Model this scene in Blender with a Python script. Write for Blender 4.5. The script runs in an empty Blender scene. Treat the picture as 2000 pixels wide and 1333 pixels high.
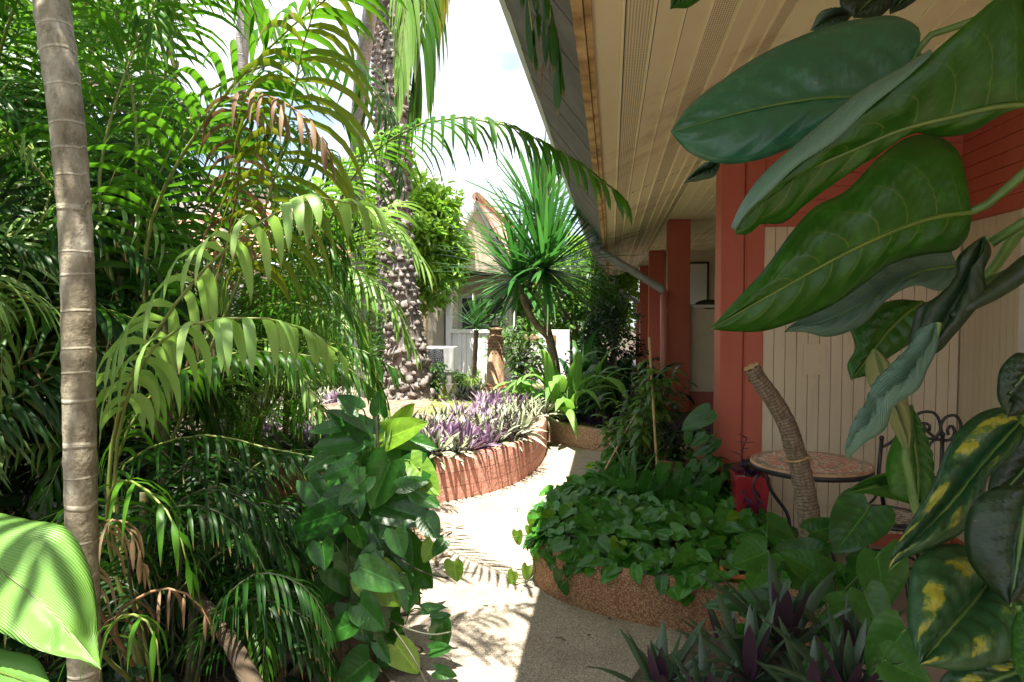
import bpy, math, random
import numpy as np
from mathutils import Vector, noise as mnoise
rnd = random.Random(7)
R = math.radians
sc = bpy.context.scene
col = sc.collection

# ------------------------------------------------------------------ camera, sky, sun, exposure
cam_d = bpy.data.cameras.new("camera")
cam = bpy.data.objects.new("camera", cam_d)
col.objects.link(cam)
cam.location = (0, 0, 1.5)
cam.rotation_euler = (R(90 - 2.384), 0, R(8.31))
cam_d.lens = 24.0
cam_d.sensor_width = 36.0
cam_d.clip_start = 0.05
cam_d.clip_end = 2000
sc.camera = cam

SUN_DIR = Vector((-0.035, -0.30, 1.0)).normalized()          # towards the sun
elev = math.asin(SUN_DIR.z)
azim = math.atan2(SUN_DIR.x, SUN_DIR.y)
world = bpy.data.worlds.new("World")
sc.world = world
world.use_nodes = True
wn, wl = world.node_tree.nodes, world.node_tree.links
wn.clear()
wo = wn.new('ShaderNodeOutputWorld'); bg = wn.new('ShaderNodeBackground')
sky = wn.new('ShaderNodeTexSky'); sky.sky_type = 'NISHITA'; sky.sun_disc = False
sky.sun_elevation = elev; sky.sun_rotation = azim
sky.dust_density = 3.0; sky.air_density = 1.0
tc = wn.new('ShaderNodeTexCoord')
mp = wn.new('ShaderNodeMapping'); mp.inputs['Scale'].default_value = (1.2, 1.2, 2.6)
nz = wn.new('ShaderNodeTexNoise'); nz.inputs['Scale'].default_value = 2.2; nz.inputs['Detail'].default_value = 8
nz.inputs['Roughness'].default_value = 0.55
cr = wn.new('ShaderNodeValToRGB')
cr.color_ramp.elements[0].position = 0.40; cr.color_ramp.elements[0].color = (0.1, 0.1, 0.1, 1)
cr.color_ramp.elements[1].position = 0.56; cr.color_ramp.elements[1].color = (1, 1, 1, 1)
mx = wn.new('ShaderNodeMixRGB'); mx.inputs[2].default_value = (5.2, 5.35, 5.5, 1)
wl.new(tc.outputs['Generated'], mp.inputs[0]); wl.new(mp.outputs[0], nz.inputs[0])
wl.new(nz.outputs[0], cr.inputs[0]); wl.new(cr.outputs[0], mx.inputs[0])
wl.new(sky.outputs[0], mx.inputs[1]); wl.new(mx.outputs[0], bg.inputs[0]); wl.new(bg.outputs[0], wo.inputs[0])
bg.inputs[1].default_value = 0.088

sd = bpy.data.lights.new("sun", 'SUN'); sd.energy = 5.0; sd.angle = R(0.5); sd.color = (1.0, 0.94, 0.84)
so = bpy.data.objects.new("sun", sd); col.objects.link(so)
so.rotation_euler = SUN_DIR.to_track_quat('Z', 'Y').to_euler()
sc.view_settings.view_transform = 'Standard'
sc.view_settings.look = 'None'
sc.view_settings.gamma = 1.0
sc.view_settings.exposure = 1.95

# ------------------------------------------------------------------ pixel -> world (photo is 2000 x 1333)
F_ = 24.0 / 36.0 * 2000
_m = cam.rotation_euler.to_matrix()
def ray(x, y):
    return (_m @ Vector(((x - 1000) / F_, -(y - 666.5) / F_, -1.0)))
def at(x, y, Y):
    d = ray(x, y)
    return Vector((0, 0, 1.5)) + d * (Y / d.y)
def gnd(x, y, z=0.0):
    d = ray(x, y)
    return Vector((0, 0, 1.5)) + d * ((z - 1.5) / d.z)

# ------------------------------------------------------------------ materials
def mat(name):
    m = bpy.data.materials.new(name); m.use_nodes = True
    m.node_tree.nodes.clear()
    return m, m.node_tree.nodes, m.node_tree.links

def _noise(n, l, scale, detail=4, src='Object', stretch=None, rough=0.5):
    t = n.new('ShaderNodeTexCoord'); z = n.new('ShaderNodeTexNoise')
    z.inputs['Scale'].default_value = scale; z.inputs['Detail'].default_value = detail
    z.inputs['Roughness'].default_value = rough
    if stretch:
        mp = n.new('ShaderNodeMapping'); mp.inputs['Scale'].default_value = stretch
        l.new(t.outputs[src], mp.inputs[0]); l.new(mp.outputs[0], z.inputs[0])
    else:
        l.new(t.outputs[src], z.inputs[0])
    return z.outputs[0]

def _ramp(n, l, fac, stops):
    r = n.new('ShaderNodeValToRGB')
    e = r.color_ramp.elements
    e[0].position, e[0].color = stops[0][0], (*stops[0][1], 1)
    e[1].position, e[1].color = stops[-1][0], (*stops[-1][1], 1)
    for p, c in stops[1:-1]:
        k = e.new(p); k.color = (*c, 1)
    l.new(fac, r.inputs[0])
    return r.outputs[0]

def _mix(n, l, fac, a, b, mode='MIX'):
    m = n.new('ShaderNodeMixRGB'); m.blend_type = mode
    for i, v in ((0, fac), (1, a), (2, b)):
        if isinstance(v, (int, float)): m.inputs[i].default_value = v
        elif isinstance(v, tuple): m.inputs[i].default_value = (*v, 1)
        else: l.new(v, m.inputs[i])
    return m.outputs[0]

def _math(n, l, op, a, b=None, c=None):
    m = n.new('ShaderNodeMath'); m.operation = op
    for i, v in enumerate((a, b, c)):
        if v is None: continue
        if isinstance(v, (int, float)): m.inputs[i].default_value = v
        else: l.new(v, m.inputs[i])
    return m.outputs[0]

def _bump(n, l, h, strength=0.3, dist=0.01):
    b = n.new('ShaderNodeBump'); b.inputs['Strength'].default_value = strength; b.inputs['Distance'].default_value = dist
    l.new(h, b.inputs['Height'])
    return b.outputs[0]

def solid(name, c1, c2, scale=8, rough=0.6, bump=0.2, bscale=60, metal=0.0, detail=5, stretch=None, spec=0.5, bdist=0.004):
    m, n, l = mat(name)
    o = n.new('ShaderNodeOutputMaterial'); p = n.new('ShaderNodeBsdfPrincipled')
    f = _noise(n, l, scale, detail, stretch=stretch)
    l.new(_ramp(n, l, f, [(0.35, c1), (0.65, c2)]), p.inputs['Base Color'])
    p.inputs['Roughness'].default_value = rough; p.inputs['Metallic'].default_value = metal
    p.inputs['Specular IOR Level'].default_value = spec
    if bump:
        l.new(_bump(n, l, _noise(n, l, bscale, 3, stretch=stretch), bump, bdist), p.inputs['Normal'])
    l.new(p.outputs[0], o.inputs[0])
    return m

def leafm(name, c1, c2, trans=0.35, tcol=None, rough=0.35, kind=None, nv=9, spec=0.5, vein=None, vs=0.5):
    """c1..c2 picked by the per-leaf tint; kind: None, 'veins', 'parallel', 'stripe', 'variegated', 'purple'"""
    m, n, l = mat(name)
    o = n.new('ShaderNodeOutputMaterial'); p = n.new('ShaderNodeBsdfPrincipled')
    a = n.new('ShaderNodeAttribute'); a.attribute_name = 'tint'
    c = _ramp(n, l, a.outputs['Fac'], [(0.0, c1), (1.0, c2)])
    big = _noise(n, l, 9, 4)
    c = _mix(n, l, _math(n, l, 'MULTIPLY', big, 0.5), c, tuple(v * 0.55 for v in c1))
    uv = n.new('ShaderNodeUVMap'); sp = n.new('ShaderNodeSeparateXYZ'); l.new(uv.outputs[0], sp.inputs[0])
    u, v = sp.outputs[0], sp.outputs[1]
    au = _math(n, l, 'ABSOLUTE', u)
    hgt = None
    if kind in ('veins', 'variegated'):
        ph = _math(n, l, 'MULTIPLY', _math(n, l, 'SUBTRACT', v, _math(n, l, 'MULTIPLY', _math(n, l, 'POWER', au, 1.35), 0.26)), nv)
        ph = _math(n, l, 'ADD', ph, _math(n, l, 'MULTIPLY', _math(n, l, 'SIGN', u), 0.22))
        tri = _math(n, l, 'PINGPONG', ph, 0.5)                       # 0 at a vein, .5 between
        vm = _math(n, l, 'SUBTRACT', 1.0, _math(n, l, 'SMOOTH_MIN', _math(n, l, 'MULTIPLY', tri, 26.0), 1.0, 0.3))
        vm = _math(n, l, 'MULTIPLY', _math(n, l, 'MAXIMUM', vm, 0.0), _math(n, l, 'SUBTRACT', 1.0, _math(n, l, 'MULTIPLY', au, 0.9)))
        mid = _math(n, l, 'LESS_THAN', au, 0.028)
        vt = _math(n, l, 'MAXIMUM', vm, mid)
        fine = _noise(n, l, 1.0, 2, src='UV', stretch=(3, 90, 1))
        mot = _noise(n, l, 38, 6, rough=0.7)
        c = _mix(n, l, _ramp(n, l, mot, [(0.50, (0, 0, 0)), (0.75, (0.45, 0.45, 0.45))]), c, tuple(x * 1.8 + 0.01 for x in c2))
        spk = _noise(n, l, 120, 3)
        c = _mix(n, l, _ramp(n, l, spk, [(0.70, (0, 0, 0)), (0.76, (0.6, 0.6, 0.6))]), c, (0.16, 0.13, 0.04))
        if kind == 'variegated':
            cb = n.new('ShaderNodeCombineXYZ'); l.new(_math(n, l, 'MULTIPLY', ph, 0.62), cb.inputs[0]); l.new(_math(n, l, 'MULTIPLY', u, 0.9), cb.inputs[1])
            zn = n.new('ShaderNodeTexNoise'); zn.inputs['Scale'].default_value = 1.0; zn.inputs['Detail'].default_value = 1.5; l.new(cb.outputs[0], zn.inputs[0])
            cs = n.new('ShaderNodeCombineXYZ'); l.new(_math(n, l, 'MULTIPLY', ph, 14.0), cs.inputs[0]); l.new(_math(n, l, 'MULTIPLY', u, 5.0), cs.inputs[1])
            zs_ = n.new('ShaderNodeTexNoise'); zs_.inputs['Scale'].default_value = 1.0; zs_.inputs['Detail'].default_value = 3; l.new(cs.outputs[0], zs_.inputs[0])
            speck = _noise(n, l, 150, 2)
            zz = _math(n, l, 'ADD', zn.outputs[0], _math(n, l, 'MULTIPLY', _math(n, l, 'SUBTRACT', speck, 0.5), 0.22))
            zz = _math(n, l, 'ADD', zz, _math(n, l, 'MULTIPLY', _math(n, l, 'SUBTRACT', zs_.outputs[0], 0.5), 0.22))
            bnd = _ramp(n, l, au, [(0.22, (0, 0, 0)), (0.42, (1, 1, 1)), (0.70, (1, 1, 1)), (0.86, (0, 0, 0))])
            zz = _math(n, l, 'ADD', zz, _math(n, l, 'MULTIPLY', _math(n, l, 'SUBTRACT', bnd, 1.0), 0.5))
            c = _mix(n, l, _ramp(n, l, zz, [(0.44, (0, 0, 0)), (0.54, (0.5, 0.5, 0.5))]), c, (0.09, 0.17, 0.03))
            c = _mix(n, l, _ramp(n, l, zz, [(0.545, (0, 0, 0)), (0.63, (0.85, 0.85, 0.85))]), c, (0.33, 0.30, 0.025))
        c = _mix(n, l, _math(n, l, 'MULTIPLY', vt, vs), c, vein or tuple(min(1, x * 3.2) for x in c2))
        hgt = _math(n, l, 'ADD', _math(n, l, 'MULTIPLY', tri, 0.9), _math(n, l, 'MULTIPLY', fine, 0.35))
    elif kind == 'parallel':
        fine = _noise(n, l, 1.0, 2, src='UV', stretch=(2.0, 60, 1))
        mp = n.new('ShaderNodeCombineXYZ')
        w = _math(n, l, 'SINE', _math(n, l, 'MULTIPLY', _math(n, l, 'SUBTRACT', v, _math(n, l, 'MULTIPLY', au, 0.5)), 260.0))
        mid = _math(n, l, 'LESS_THAN', au, 0.03)
        c = _mix(n, l, _math(n, l, 'MULTIPLY', _math(n, l, 'ADD', w, 1.0), 0.10), c, tuple(min(1, x * 1.9) for x in c2))
        c = _mix(n, l, _math(n, l, 'MULTIPLY', mid, 0.5), c, tuple(min(1, x * 2.2) for x in c2))
        hgt = w
    elif kind == 'stripe':                                        # pale lengthwise stripes
        w = _noise(n, l, 1.0, 1, src='UV', stretch=(4.5, 0.6, 1))
        w2 = _math(n, l, 'GREATER_THAN', w, 0.52)
        c = _mix(n, l, _math(n, l, 'MULTIPLY', w2, 0.8), c, vein or (0.5, 0.5, 0.35))
        hgt = w
    if kind is None:                       # withered brown tips on some leaflets
        tipm = _ramp(n, l, _math(n, l, 'ADD', v, _math(n, l, 'MULTIPLY', _math(n, l, 'SUBTRACT', a.outputs['Fac'], 0.5), 0.22)), [(0.90, (0, 0, 0)), (1.0, (0.85, 0.85, 0.85))])
        c = _mix(n, l, tipm, c, (0.17, 0.11, 0.04))
    if kind in ('purple', 'stripe'):
        g = n.new('ShaderNodeNewGeometry')
        c = _mix(n, l, _math(n, l, 'SUBTRACT', 1.0, g.outputs['Backfacing']), c, (0.05, 0.022, 0.042))
    l.new(c, p.inputs['Base Color'])
    p.inputs['Roughness'].default_value = rough
    p.inputs['Specular IOR Level'].default_value = spec
    if hgt is not None:
        l.new(_bump(n, l, hgt, 0.35, 0.003), p.inputs['Normal'])
    if trans > 0:
        t = n.new('ShaderNodeBsdfTranslucent')
        if tcol is None: tcol = (c2[0] * 2.2, c2[1] * 2.4, c2[2] * 0.8)
        tm = _mix(n, l, 1.0, _mix(n, l, 0.5, c, tuple(tcol)), (1.0, 1.0, 1.0), 'MULTIPLY')
        l.new(tm, t.inputs[0])
        s = n.new('ShaderNodeMixShader'); s.inputs[0].default_value = trans
        l.new(p.outputs[0], s.inputs[1]); l.new(t.outputs[0], s.inputs[2]); l.new(s.outputs[0], o.inputs[0])
    else:
        l.new(p.outputs[0], o.inputs[0])
    return m

M = {}
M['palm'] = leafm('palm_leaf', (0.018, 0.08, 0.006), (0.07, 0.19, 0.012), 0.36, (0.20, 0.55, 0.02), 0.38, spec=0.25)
M['palm_shaded'] = leafm('palm_leaf_shaded', (0.007, 0.032, 0.006), (0.028, 0.09, 0.012), 0.26, (0.08, 0.30, 0.02), 0.40, spec=0.2)  # shaded copy of the palm leaf, gloom put into the colour
M['palm_sunlit'] = leafm('palm_leaf_sunlit', (0.15, 0.32, 0.05), (0.36, 0.50, 0.16), 0.36, (0.40, 0.75, 0.08), 0.40)  # sunlit copy of the palm leaf, brightness put into the colour
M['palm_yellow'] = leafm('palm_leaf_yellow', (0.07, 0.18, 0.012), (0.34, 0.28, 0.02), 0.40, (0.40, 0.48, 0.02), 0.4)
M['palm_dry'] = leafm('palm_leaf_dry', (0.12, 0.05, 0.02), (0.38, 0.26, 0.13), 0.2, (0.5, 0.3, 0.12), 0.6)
M['rachis'] = solid('frond_stalk', (0.12, 0.17, 0.03), (0.22, 0.24, 0.06), 12, 0.45, 0)
M['rachis_dry'] = solid('frond_stalk_dry', (0.14, 0.07, 0.03), (0.26, 0.15, 0.07), 12, 0.6, 0)
M['yucca'] = leafm('dracaena_leaf', (0.03, 0.12, 0.025), (0.09, 0.24, 0.05), 0.25, (0.1, 0.4, 0.05), 0.32)
M['big_under'] = leafm('giant_leaf_underside', (0.018, 0.092, 0.004), (0.034, 0.14, 0.006), 0.42, (0.07, 0.30, 0.010), 0.36, 'veins', 9, spec=0.5, vein=(0.17, 0.23, 0.04), vs=0.8)
M['big_top'] = leafm('giant_leaf_top', (0.010, 0.080, 0.034), (0.020, 0.115, 0.050), 0.08, None, 0.33, 'veins', 11, spec=0.5, vein=(0.03, 0.13, 0.07), vs=0.35)  # sky reflection of the upper face put into the blue-green base colour
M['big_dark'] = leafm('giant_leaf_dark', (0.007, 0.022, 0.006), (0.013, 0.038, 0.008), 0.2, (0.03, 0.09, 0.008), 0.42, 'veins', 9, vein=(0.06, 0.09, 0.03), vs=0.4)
M['big_bright'] = leafm('giant_leaf_bright', (0.025, 0.12, 0.008), (0.045, 0.17, 0.012), 0.45, (0.14, 0.5, 0.02), 0.38, 'veins', 9, vein=(0.14, 0.30, 0.05), vs=0.4)
M['big_grey'] = leafm('giant_leaf_grey', (0.045, 0.105, 0.062), (0.07, 0.145, 0.085), 0.15, (0.15, 0.3, 0.1), 0.42, 'parallel', spec=0.6)  # paler sky sheen on upper faces, put into the base colour
M['big_var'] = leafm('giant_leaf_variegated', (0.010, 0.045, 0.013), (0.018, 0.068, 0.018), 0.15, (0.06, 0.16, 0.015), 0.38, 'variegated', 10, spec=0.4, vein=(0.04, 0.10, 0.03), vs=0.3)
M['sheath'] = leafm('leaf_sheath', (0.16, 0.19, 0.06), (0.24, 0.25, 0.08), 0.3, (0.35, 0.4, 0.08), 0.5, 'parallel')
M['banana'] = leafm('ginger_leaf', (0.13, 0.30, 0.05), (0.19, 0.38, 0.07), 0.35, (0.30, 0.65, 0.05), 0.45, 'parallel')
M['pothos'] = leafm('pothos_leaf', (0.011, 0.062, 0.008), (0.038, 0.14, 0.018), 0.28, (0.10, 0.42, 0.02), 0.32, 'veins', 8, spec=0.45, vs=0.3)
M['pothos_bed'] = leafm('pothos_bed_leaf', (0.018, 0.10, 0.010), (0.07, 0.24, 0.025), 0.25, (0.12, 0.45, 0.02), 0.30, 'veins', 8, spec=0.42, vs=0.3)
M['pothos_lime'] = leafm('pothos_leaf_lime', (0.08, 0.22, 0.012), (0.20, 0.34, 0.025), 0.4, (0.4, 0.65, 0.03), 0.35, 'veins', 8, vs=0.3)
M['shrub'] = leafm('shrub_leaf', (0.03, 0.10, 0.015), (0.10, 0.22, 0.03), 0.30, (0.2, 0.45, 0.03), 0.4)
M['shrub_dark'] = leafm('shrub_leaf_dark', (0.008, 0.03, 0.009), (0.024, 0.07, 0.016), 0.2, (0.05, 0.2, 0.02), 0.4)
M['tree_bright'] = leafm('bright_tree_leaf', (0.09, 0.26, 0.02), (0.30, 0.46, 0.05), 0.42, (0.4, 0.75, 0.04), 0.45)
M['cover_lime'] = leafm('lime_cover_leaf', (0.20, 0.36, 0.05), (0.38, 0.48, 0.12), 0.4, (0.5, 0.7, 0.1), 0.5)
M['oyster'] = leafm('oyster_leaf', (0.022, 0.06, 0.03), (0.06, 0.11, 0.055), 0.12, (0.15, 0.2, 0.1), 0.38, 'purple')
M['oyster_stripe'] = leafm('oyster_leaf_striped', (0.13, 0.21, 0.08), (0.26, 0.31, 0.17), 0.2, (0.3, 0.4, 0.2), 0.42, 'stripe', vein=(0.60, 0.56, 0.42))
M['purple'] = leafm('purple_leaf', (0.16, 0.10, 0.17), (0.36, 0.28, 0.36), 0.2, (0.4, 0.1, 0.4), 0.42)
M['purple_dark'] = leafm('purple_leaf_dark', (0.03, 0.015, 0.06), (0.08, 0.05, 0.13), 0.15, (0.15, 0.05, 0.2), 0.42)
M['stem'] = solid('green_stem', (0.04, 0.10, 0.015), (0.08, 0.15, 0.025), 20, 0.4, 0)
M['stem_dark'] = solid('dark_stem', (0.02, 0.03, 0.012), (0.05, 0.05, 0.02), 20, 0.6, 0)
M['bamboo'] = solid('bamboo_stake', (0.30, 0.20, 0.08), (0.42, 0.30, 0.14), 20, 0.6, 0.2)

def ringed_bark(name, c1, c2, c3, ring=9.0, lo=0.35):
    m, n, l = mat(name)
    o = n.new('ShaderNodeOutputMaterial'); p = n.new('ShaderNodeBsdfPrincipled')
    uv = n.new('ShaderNodeUVMap'); sp = n.new('ShaderNodeSeparateXYZ'); l.new(uv.outputs[0], sp.inputs[0])
    wob = _noise(n, l, 5, 2)
    v = _math(n, l, 'ADD', _math(n, l, 'MULTIPLY', sp.outputs[1], ring), _math(n, l, 'MULTIPLY', wob, 0.3))
    w1 = _noise(n, l, 1.0, 1, src='UV', stretch=(0.15, 0.45, 1)); v = _math(n, l, 'ADD', v, _math(n, l, 'MULTIPLY', w1, 1.6))
    tri = _math(n, l, 'PINGPONG', v, 0.5)
    line = _ramp(n, l, tri, [(0.02, (1, 1, 1)), (0.06, (0, 0, 0))])
    f = _noise(n, l, 10, 7, stretch=(1, 1, 0.5), rough=0.7)
    c = _ramp(n, l, f, [(lo, c1), (0.5, c2), (0.66, c3)])
    c = _mix(n, l, _math(n, l, 'MULTIPLY', line, 0.38), c, tuple(min(1, x * 1.4) for x in c3))
    dark = _ramp(n, l, _noise(n, l, 30, 8, stretch=(1, 1, 0.7), rough=0.75), [(0.52, (0, 0, 0)), (0.66, (1, 1, 1))])
    c = _mix(n, l, _math(n, l, 'MULTIPLY', dark, 0.7), c, tuple(x * 0.45 for x in c1))
    l.new(c, p.inputs['Base Color']); p.inputs['Roughness'].default_value = 0.85
    h = _math(n, l, 'ADD', _noise(n, l, 70, 5), _math(n, l, 'MULTIPLY', line, 1.2))
    l.new(_bump(n, l, h, 0.6, 0.006), p.inputs['Normal'])
    l.new(p.outputs[0], o.inputs[0])
    return m
M['palm_bark'] = ringed_bark('ringed_palm_bark', (0.11, 0.09, 0.05), (0.21, 0.18, 0.12), (0.36, 0.325, 0.25), 1.0)
M['grey_bark'] = ringed_bark('grey_palm_bark', (0.14, 0.13, 0.12), (0.24, 0.23, 0.21), (0.34, 0.33, 0.31), 1.0)
M['cane'] = ringed_bark('areca_cane', (0.04, 0.05, 0.015), (0.09, 0.09, 0.03), (0.15, 0.14, 0.06), 1.0)
M['yucca_bark'] = ringed_bark('dracaena_bark', (0.14, 0.10, 0.06), (0.22, 0.16, 0.11), (0.32, 0.25, 0.18), 5.0)
M['cut_bark'] = solid('cut_trunk_bark', (0.10, 0.07, 0.045), (0.42, 0.34, 0.25), 11, 0.9, 0.9, 60, stretch=(1, 1, 6), bdist=0.006)
def cutbark():
    m, n, l = mat('cut_trunk_bark')
    o = n.new('ShaderNodeOutputMaterial'); p = n.new('ShaderNodeBsdfPrincipled')
    uv = n.new('ShaderNodeUVMap'); sp = n.new('ShaderNodeSeparateXYZ'); l.new(uv.outputs[0], sp.inputs[0])
    f = _noise(n, l, 1.0, 6, src='UV', stretch=(22, 16, 1), rough=0.7)
    g_ = _noise(n, l, 12, 4)
    c = _ramp(n, l, f, [(0.32, (0.06, 0.042, 0.025)), (0.5, (0.18, 0.135, 0.09)), (0.68, (0.32, 0.26, 0.19))])
    c = _mix(n, l, _math(n, l, 'MULTIPLY', g_, 0.45), c, (0.20, 0.15, 0.10))
    wob = _noise(n, l, 22, 3)
    v = _math(n, l, 'ADD', _math(n, l, 'MULTIPLY', sp.outputs[1], 64.0), _math(n, l, 'MULTIPLY', wob, 1.6))
    tri = _math(n, l, 'PINGPONG', v, 0.5)
    line = _ramp(n, l, tri, [(0.05, (1, 1, 1)), (0.16, (0, 0, 0))])
    c = _mix(n, l, _math(n, l, 'MULTIPLY', line, 0.55), c, (0.06, 0.045, 0.03))
    l.new(c, p.inputs['Base Color']); p.inputs['Roughness'].default_value = 0.9
    h = _math(n, l, 'SUBTRACT', _math(n, l, 'MULTIPLY', f, 1.0), line)
    l.new(_bump(n, l, h, 0.8, 0.004), p.inputs['Normal']); l.new(p.outputs[0], o.inputs[0])
    return m
M['cut_bark'] = cutbark()
M['cut_wood'] = solid('cut_wood', (0.30, 0.17, 0.07), (0.48, 0.32, 0.16), 40, 0.8, 0.5, 120)
M['boss'] = solid('palm_boss', (0.095, 0.08, 0.07), (0.29, 0.25, 0.225), 14, 0.9, 0.9, 60, detail=8, bdist=0.01)
M['dark_wood'] = solid('rotting_wood', (0.03, 0.018, 0.01), (0.10, 0.07, 0.04), 7, 0.95, 0.8, 30, stretch=(1, 1, 4), bdist=0.01)
M['soil'] = solid('soil', (0.03, 0.02, 0.013), (0.10, 0.07, 0.045), 14, 0.95, 0.9, 50, detail=9, bdist=0.02)
M['dry_soil'] = solid('dry_soil', (0.14, 0.09, 0.06), (0.34, 0.25, 0.18), 14, 0.95, 0.9, 50, detail=9, bdist=0.02)
M['litter'] = leafm('dead_leaf', (0.06, 0.035, 0.015), (0.22, 0.13, 0.06), 0.1, (0.3, 0.2, 0.1), 0.7)
M['iron'] = solid('black_iron', (0.012, 0.012, 0.014), (0.025, 0.024, 0.024), 30, 0.42, 0.1)
M['terracotta'] = solid('terracotta', (0.24, 0.085, 0.04), (0.38, 0.16, 0.08), 12, 0.75, 0.2)
M['terra_pale'] = solid('pale_terracotta', (0.36, 0.19, 0.10), (0.50, 0.33, 0.20), 12, 0.8, 0.4)
M['terra_orange'] = solid('orange_clay', (0.45, 0.12, 0.03), (0.58, 0.19, 0.06), 12, 0.6, 0.1)
M['red_glaze'] = solid('red_glaze', (0.30, 0.02, 0.03), (0.42, 0.035, 0.045), 6, 0.25, 0.05)
M['blue_glaze'] = solid('blue_glaze', (0.03, 0.16, 0.40), (0.05, 0.28, 0.55), 6, 0.3, 0.05)
M['red_paint'] = solid('red_paint', (0.38, 0.078, 0.034), (0.44, 0.10, 0.045), 3, 0.55, 0.12, 25)
M['red_pipe'] = solid('red_pipe_paint', (0.42, 0.13, 0.10), (0.48, 0.16, 0.12), 5, 0.4, 0.05)
def painted(name, c1, c2, dirt):
    m, n, l = mat(name)
    o = n.new('ShaderNodeOutputMaterial'); p = n.new('ShaderNodeBsdfPrincipled')
    c = _ramp(n, l, _noise(n, l, 2.2, 6, stretch=(1, 1, 0.4)), [(0.35, c1), (0.65, c2)])
    st = _noise(n, l, 3.5, 8, stretch=(2.5, 2.5, 0.35), rough=0.75)
    c = _mix(n, l, _ramp(n, l, st, [(0.56, (0, 0, 0)), (0.74, (0.5, 0.5, 0.5))]), c, dirt)
    sp_ = _noise(n, l, 55, 3)
    c = _mix(n, l, _ramp(n, l, sp_, [(0.73, (0, 0, 0)), (0.76, (0.7, 0.7, 0.7))]), c, tuple(x * 0.4 for x in dirt))
    l.new(c, p.inputs['Base Color'])
    l.new(_ramp(n, l, st, [(0.3, (0.45, 0.45, 0.45)), (0.7, (0.75, 0.75, 0.75))]), p.inputs['Roughness'])
    l.new(_bump(n, l, _noise(n, l, 30, 5, stretch=(3, 3, 0.4)), 0.25, 0.004), p.inputs['Normal'])
    l.new(p.outputs[0], o.inputs[0]); return m
M['red_paint'] = painted('red_paint', (0.43, 0.095, 0.058), (0.48, 0.118, 0.072), (0.24, 0.06, 0.035))
M['cream'] = solid('cream_paint', (0.55, 0.43, 0.29), (0.61, 0.50, 0.35), 2.5, 0.55, 0.08, 30)
M['cream'] = painted('cream_paint', (0.60, 0.49, 0.35), (0.66, 0.56, 0.42), (0.40, 0.30, 0.19))
M['cream_light'] = solid('pale_cream_paint', (0.62, 0.54, 0.42), (0.70, 0.62, 0.50), 2.5, 0.6, 0.08, 30)
M['white'] = solid('white_paint', (0.66, 0.66, 0.64), (0.78, 0.78, 0.76), 4, 0.5, 0.08)
M['grey'] = solid('grey_paint', (0.24, 0.25, 0.27), (0.32, 0.33, 0.35), 6, 0.45, 0.1)
M['gutter'] = solid('gutter_metal', (0.50, 0.54, 0.56), (0.64, 0.68, 0.70), 4, 0.45, 0.1)
M['eave_board'] = solid('weathered_eave_board', (0.075, 0.066, 0.052), (0.12, 0.105, 0.085), 8, 0.85, 0.3)
M['rust_trim'] = solid('stained_trim', (0.24, 0.13, 0.04), (0.60, 0.42, 0.19), 10, 0.7, 0.3, detail=8)
M['rooftile'] = solid('clay_tile', (0.36, 0.17, 0.11), (0.58, 0.36, 0.27), 3, 0.85, 0.3)
M['greyroof'] = solid('grey_roof', (0.30, 0.27, 0.26), (0.42, 0.39, 0.37), 3, 0.8, 0.3)
M['concrete'] = solid('concrete', (0.30, 0.28, 0.25), (0.42, 0.39, 0.35), 7, 0.85, 0.4)
M['darkback'] = solid('dark_opening', (0.02, 0.02, 0.022), (0.03, 0.03, 0.032), 5, 0.5, 0)
M['stone'] = solid('round_stone', (0.36, 0.24, 0.13), (0.52, 0.38, 0.22), 10, 0.6, 0.3)
M['pebble'] = solid('pebble', (0.30, 0.26, 0.22), (0.55, 0.50, 0.44), 5, 0.7, 0.2)

def glassm():
    m, n, l = mat('window_glass')
    o = n.new('ShaderNodeOutputMaterial'); p = n.new('ShaderNodeBsdfPrincipled')
    f = _noise(n, l, 2, 3)
    l.new(_ramp(n, l, f, [(0.4, (0.03, 0.035, 0.04)), (0.6, (0.07, 0.08, 0.085))]), p.inputs['Base Color'])
    p.inputs['Roughness'].default_value = 0.06
    l.new(p.outputs[0], o.inputs[0])
    return m
M['glass'] = glassm()
M['frosted'] = solid('frosted_pane', (0.66, 0.68, 0.66), (0.76, 0.77, 0.74), 2, 0.25, 0)

def soffitm(perf):
    m, n, l = mat('soffit_perforated' if perf else 'soffit_plank')
    o = n.new('ShaderNodeOutputMaterial'); p = n.new('ShaderNodeBsdfPrincipled')
    f = _noise(n, l, 2.2, 6, rough=0.65)
    c = _ramp(n, l, f, [(0.28, (0.58, 0.47, 0.28)), (0.45, (0.77, 0.70, 0.46)), (0.7, (0.81, 0.75, 0.52))])
    g = _noise(n, l, 1.1, 5, stretch=(1.0, 0.7, 1.0), rough=0.7)
    c = _mix(n, l, _ramp(n, l, g, [(0.58, (0, 0, 0)), (0.76, (0.75, 0.75, 0.75))]), c, (0.28, 0.16, 0.07))
    if perf:
        t = n.new('ShaderNodeTexCoord'); sp = n.new('ShaderNodeSeparateXYZ'); l.new(t.outputs['UV'], sp.inputs[0])
        a = _math(n, l, 'PINGPONG', _math(n, l, 'MULTIPLY', sp.outputs[0], 90.0), 0.5)
        b = _math(n, l, 'PINGPONG', _math(n, l, 'MULTIPLY', sp.outputs[1], 66.0), 0.5)
        d = _math(n, l, 'MULTIPLY', _math(n, l, 'LESS_THAN', a, 0.26), _math(n, l, 'LESS_THAN', b, 0.26))
        c = _mix(n, l, _math(n, l, 'MULTIPLY', d, 0.85), c, (0.05, 0.03, 0.015))
    l.new(c, p.inputs['Base Color']); p.inputs['Roughness'].default_value = 0.6
    l.new(p.outputs[0], o.inputs[0])
    return m
M['soffit'] = soffitm(False); M['soffit_perf'] = soffitm(True)

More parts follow.
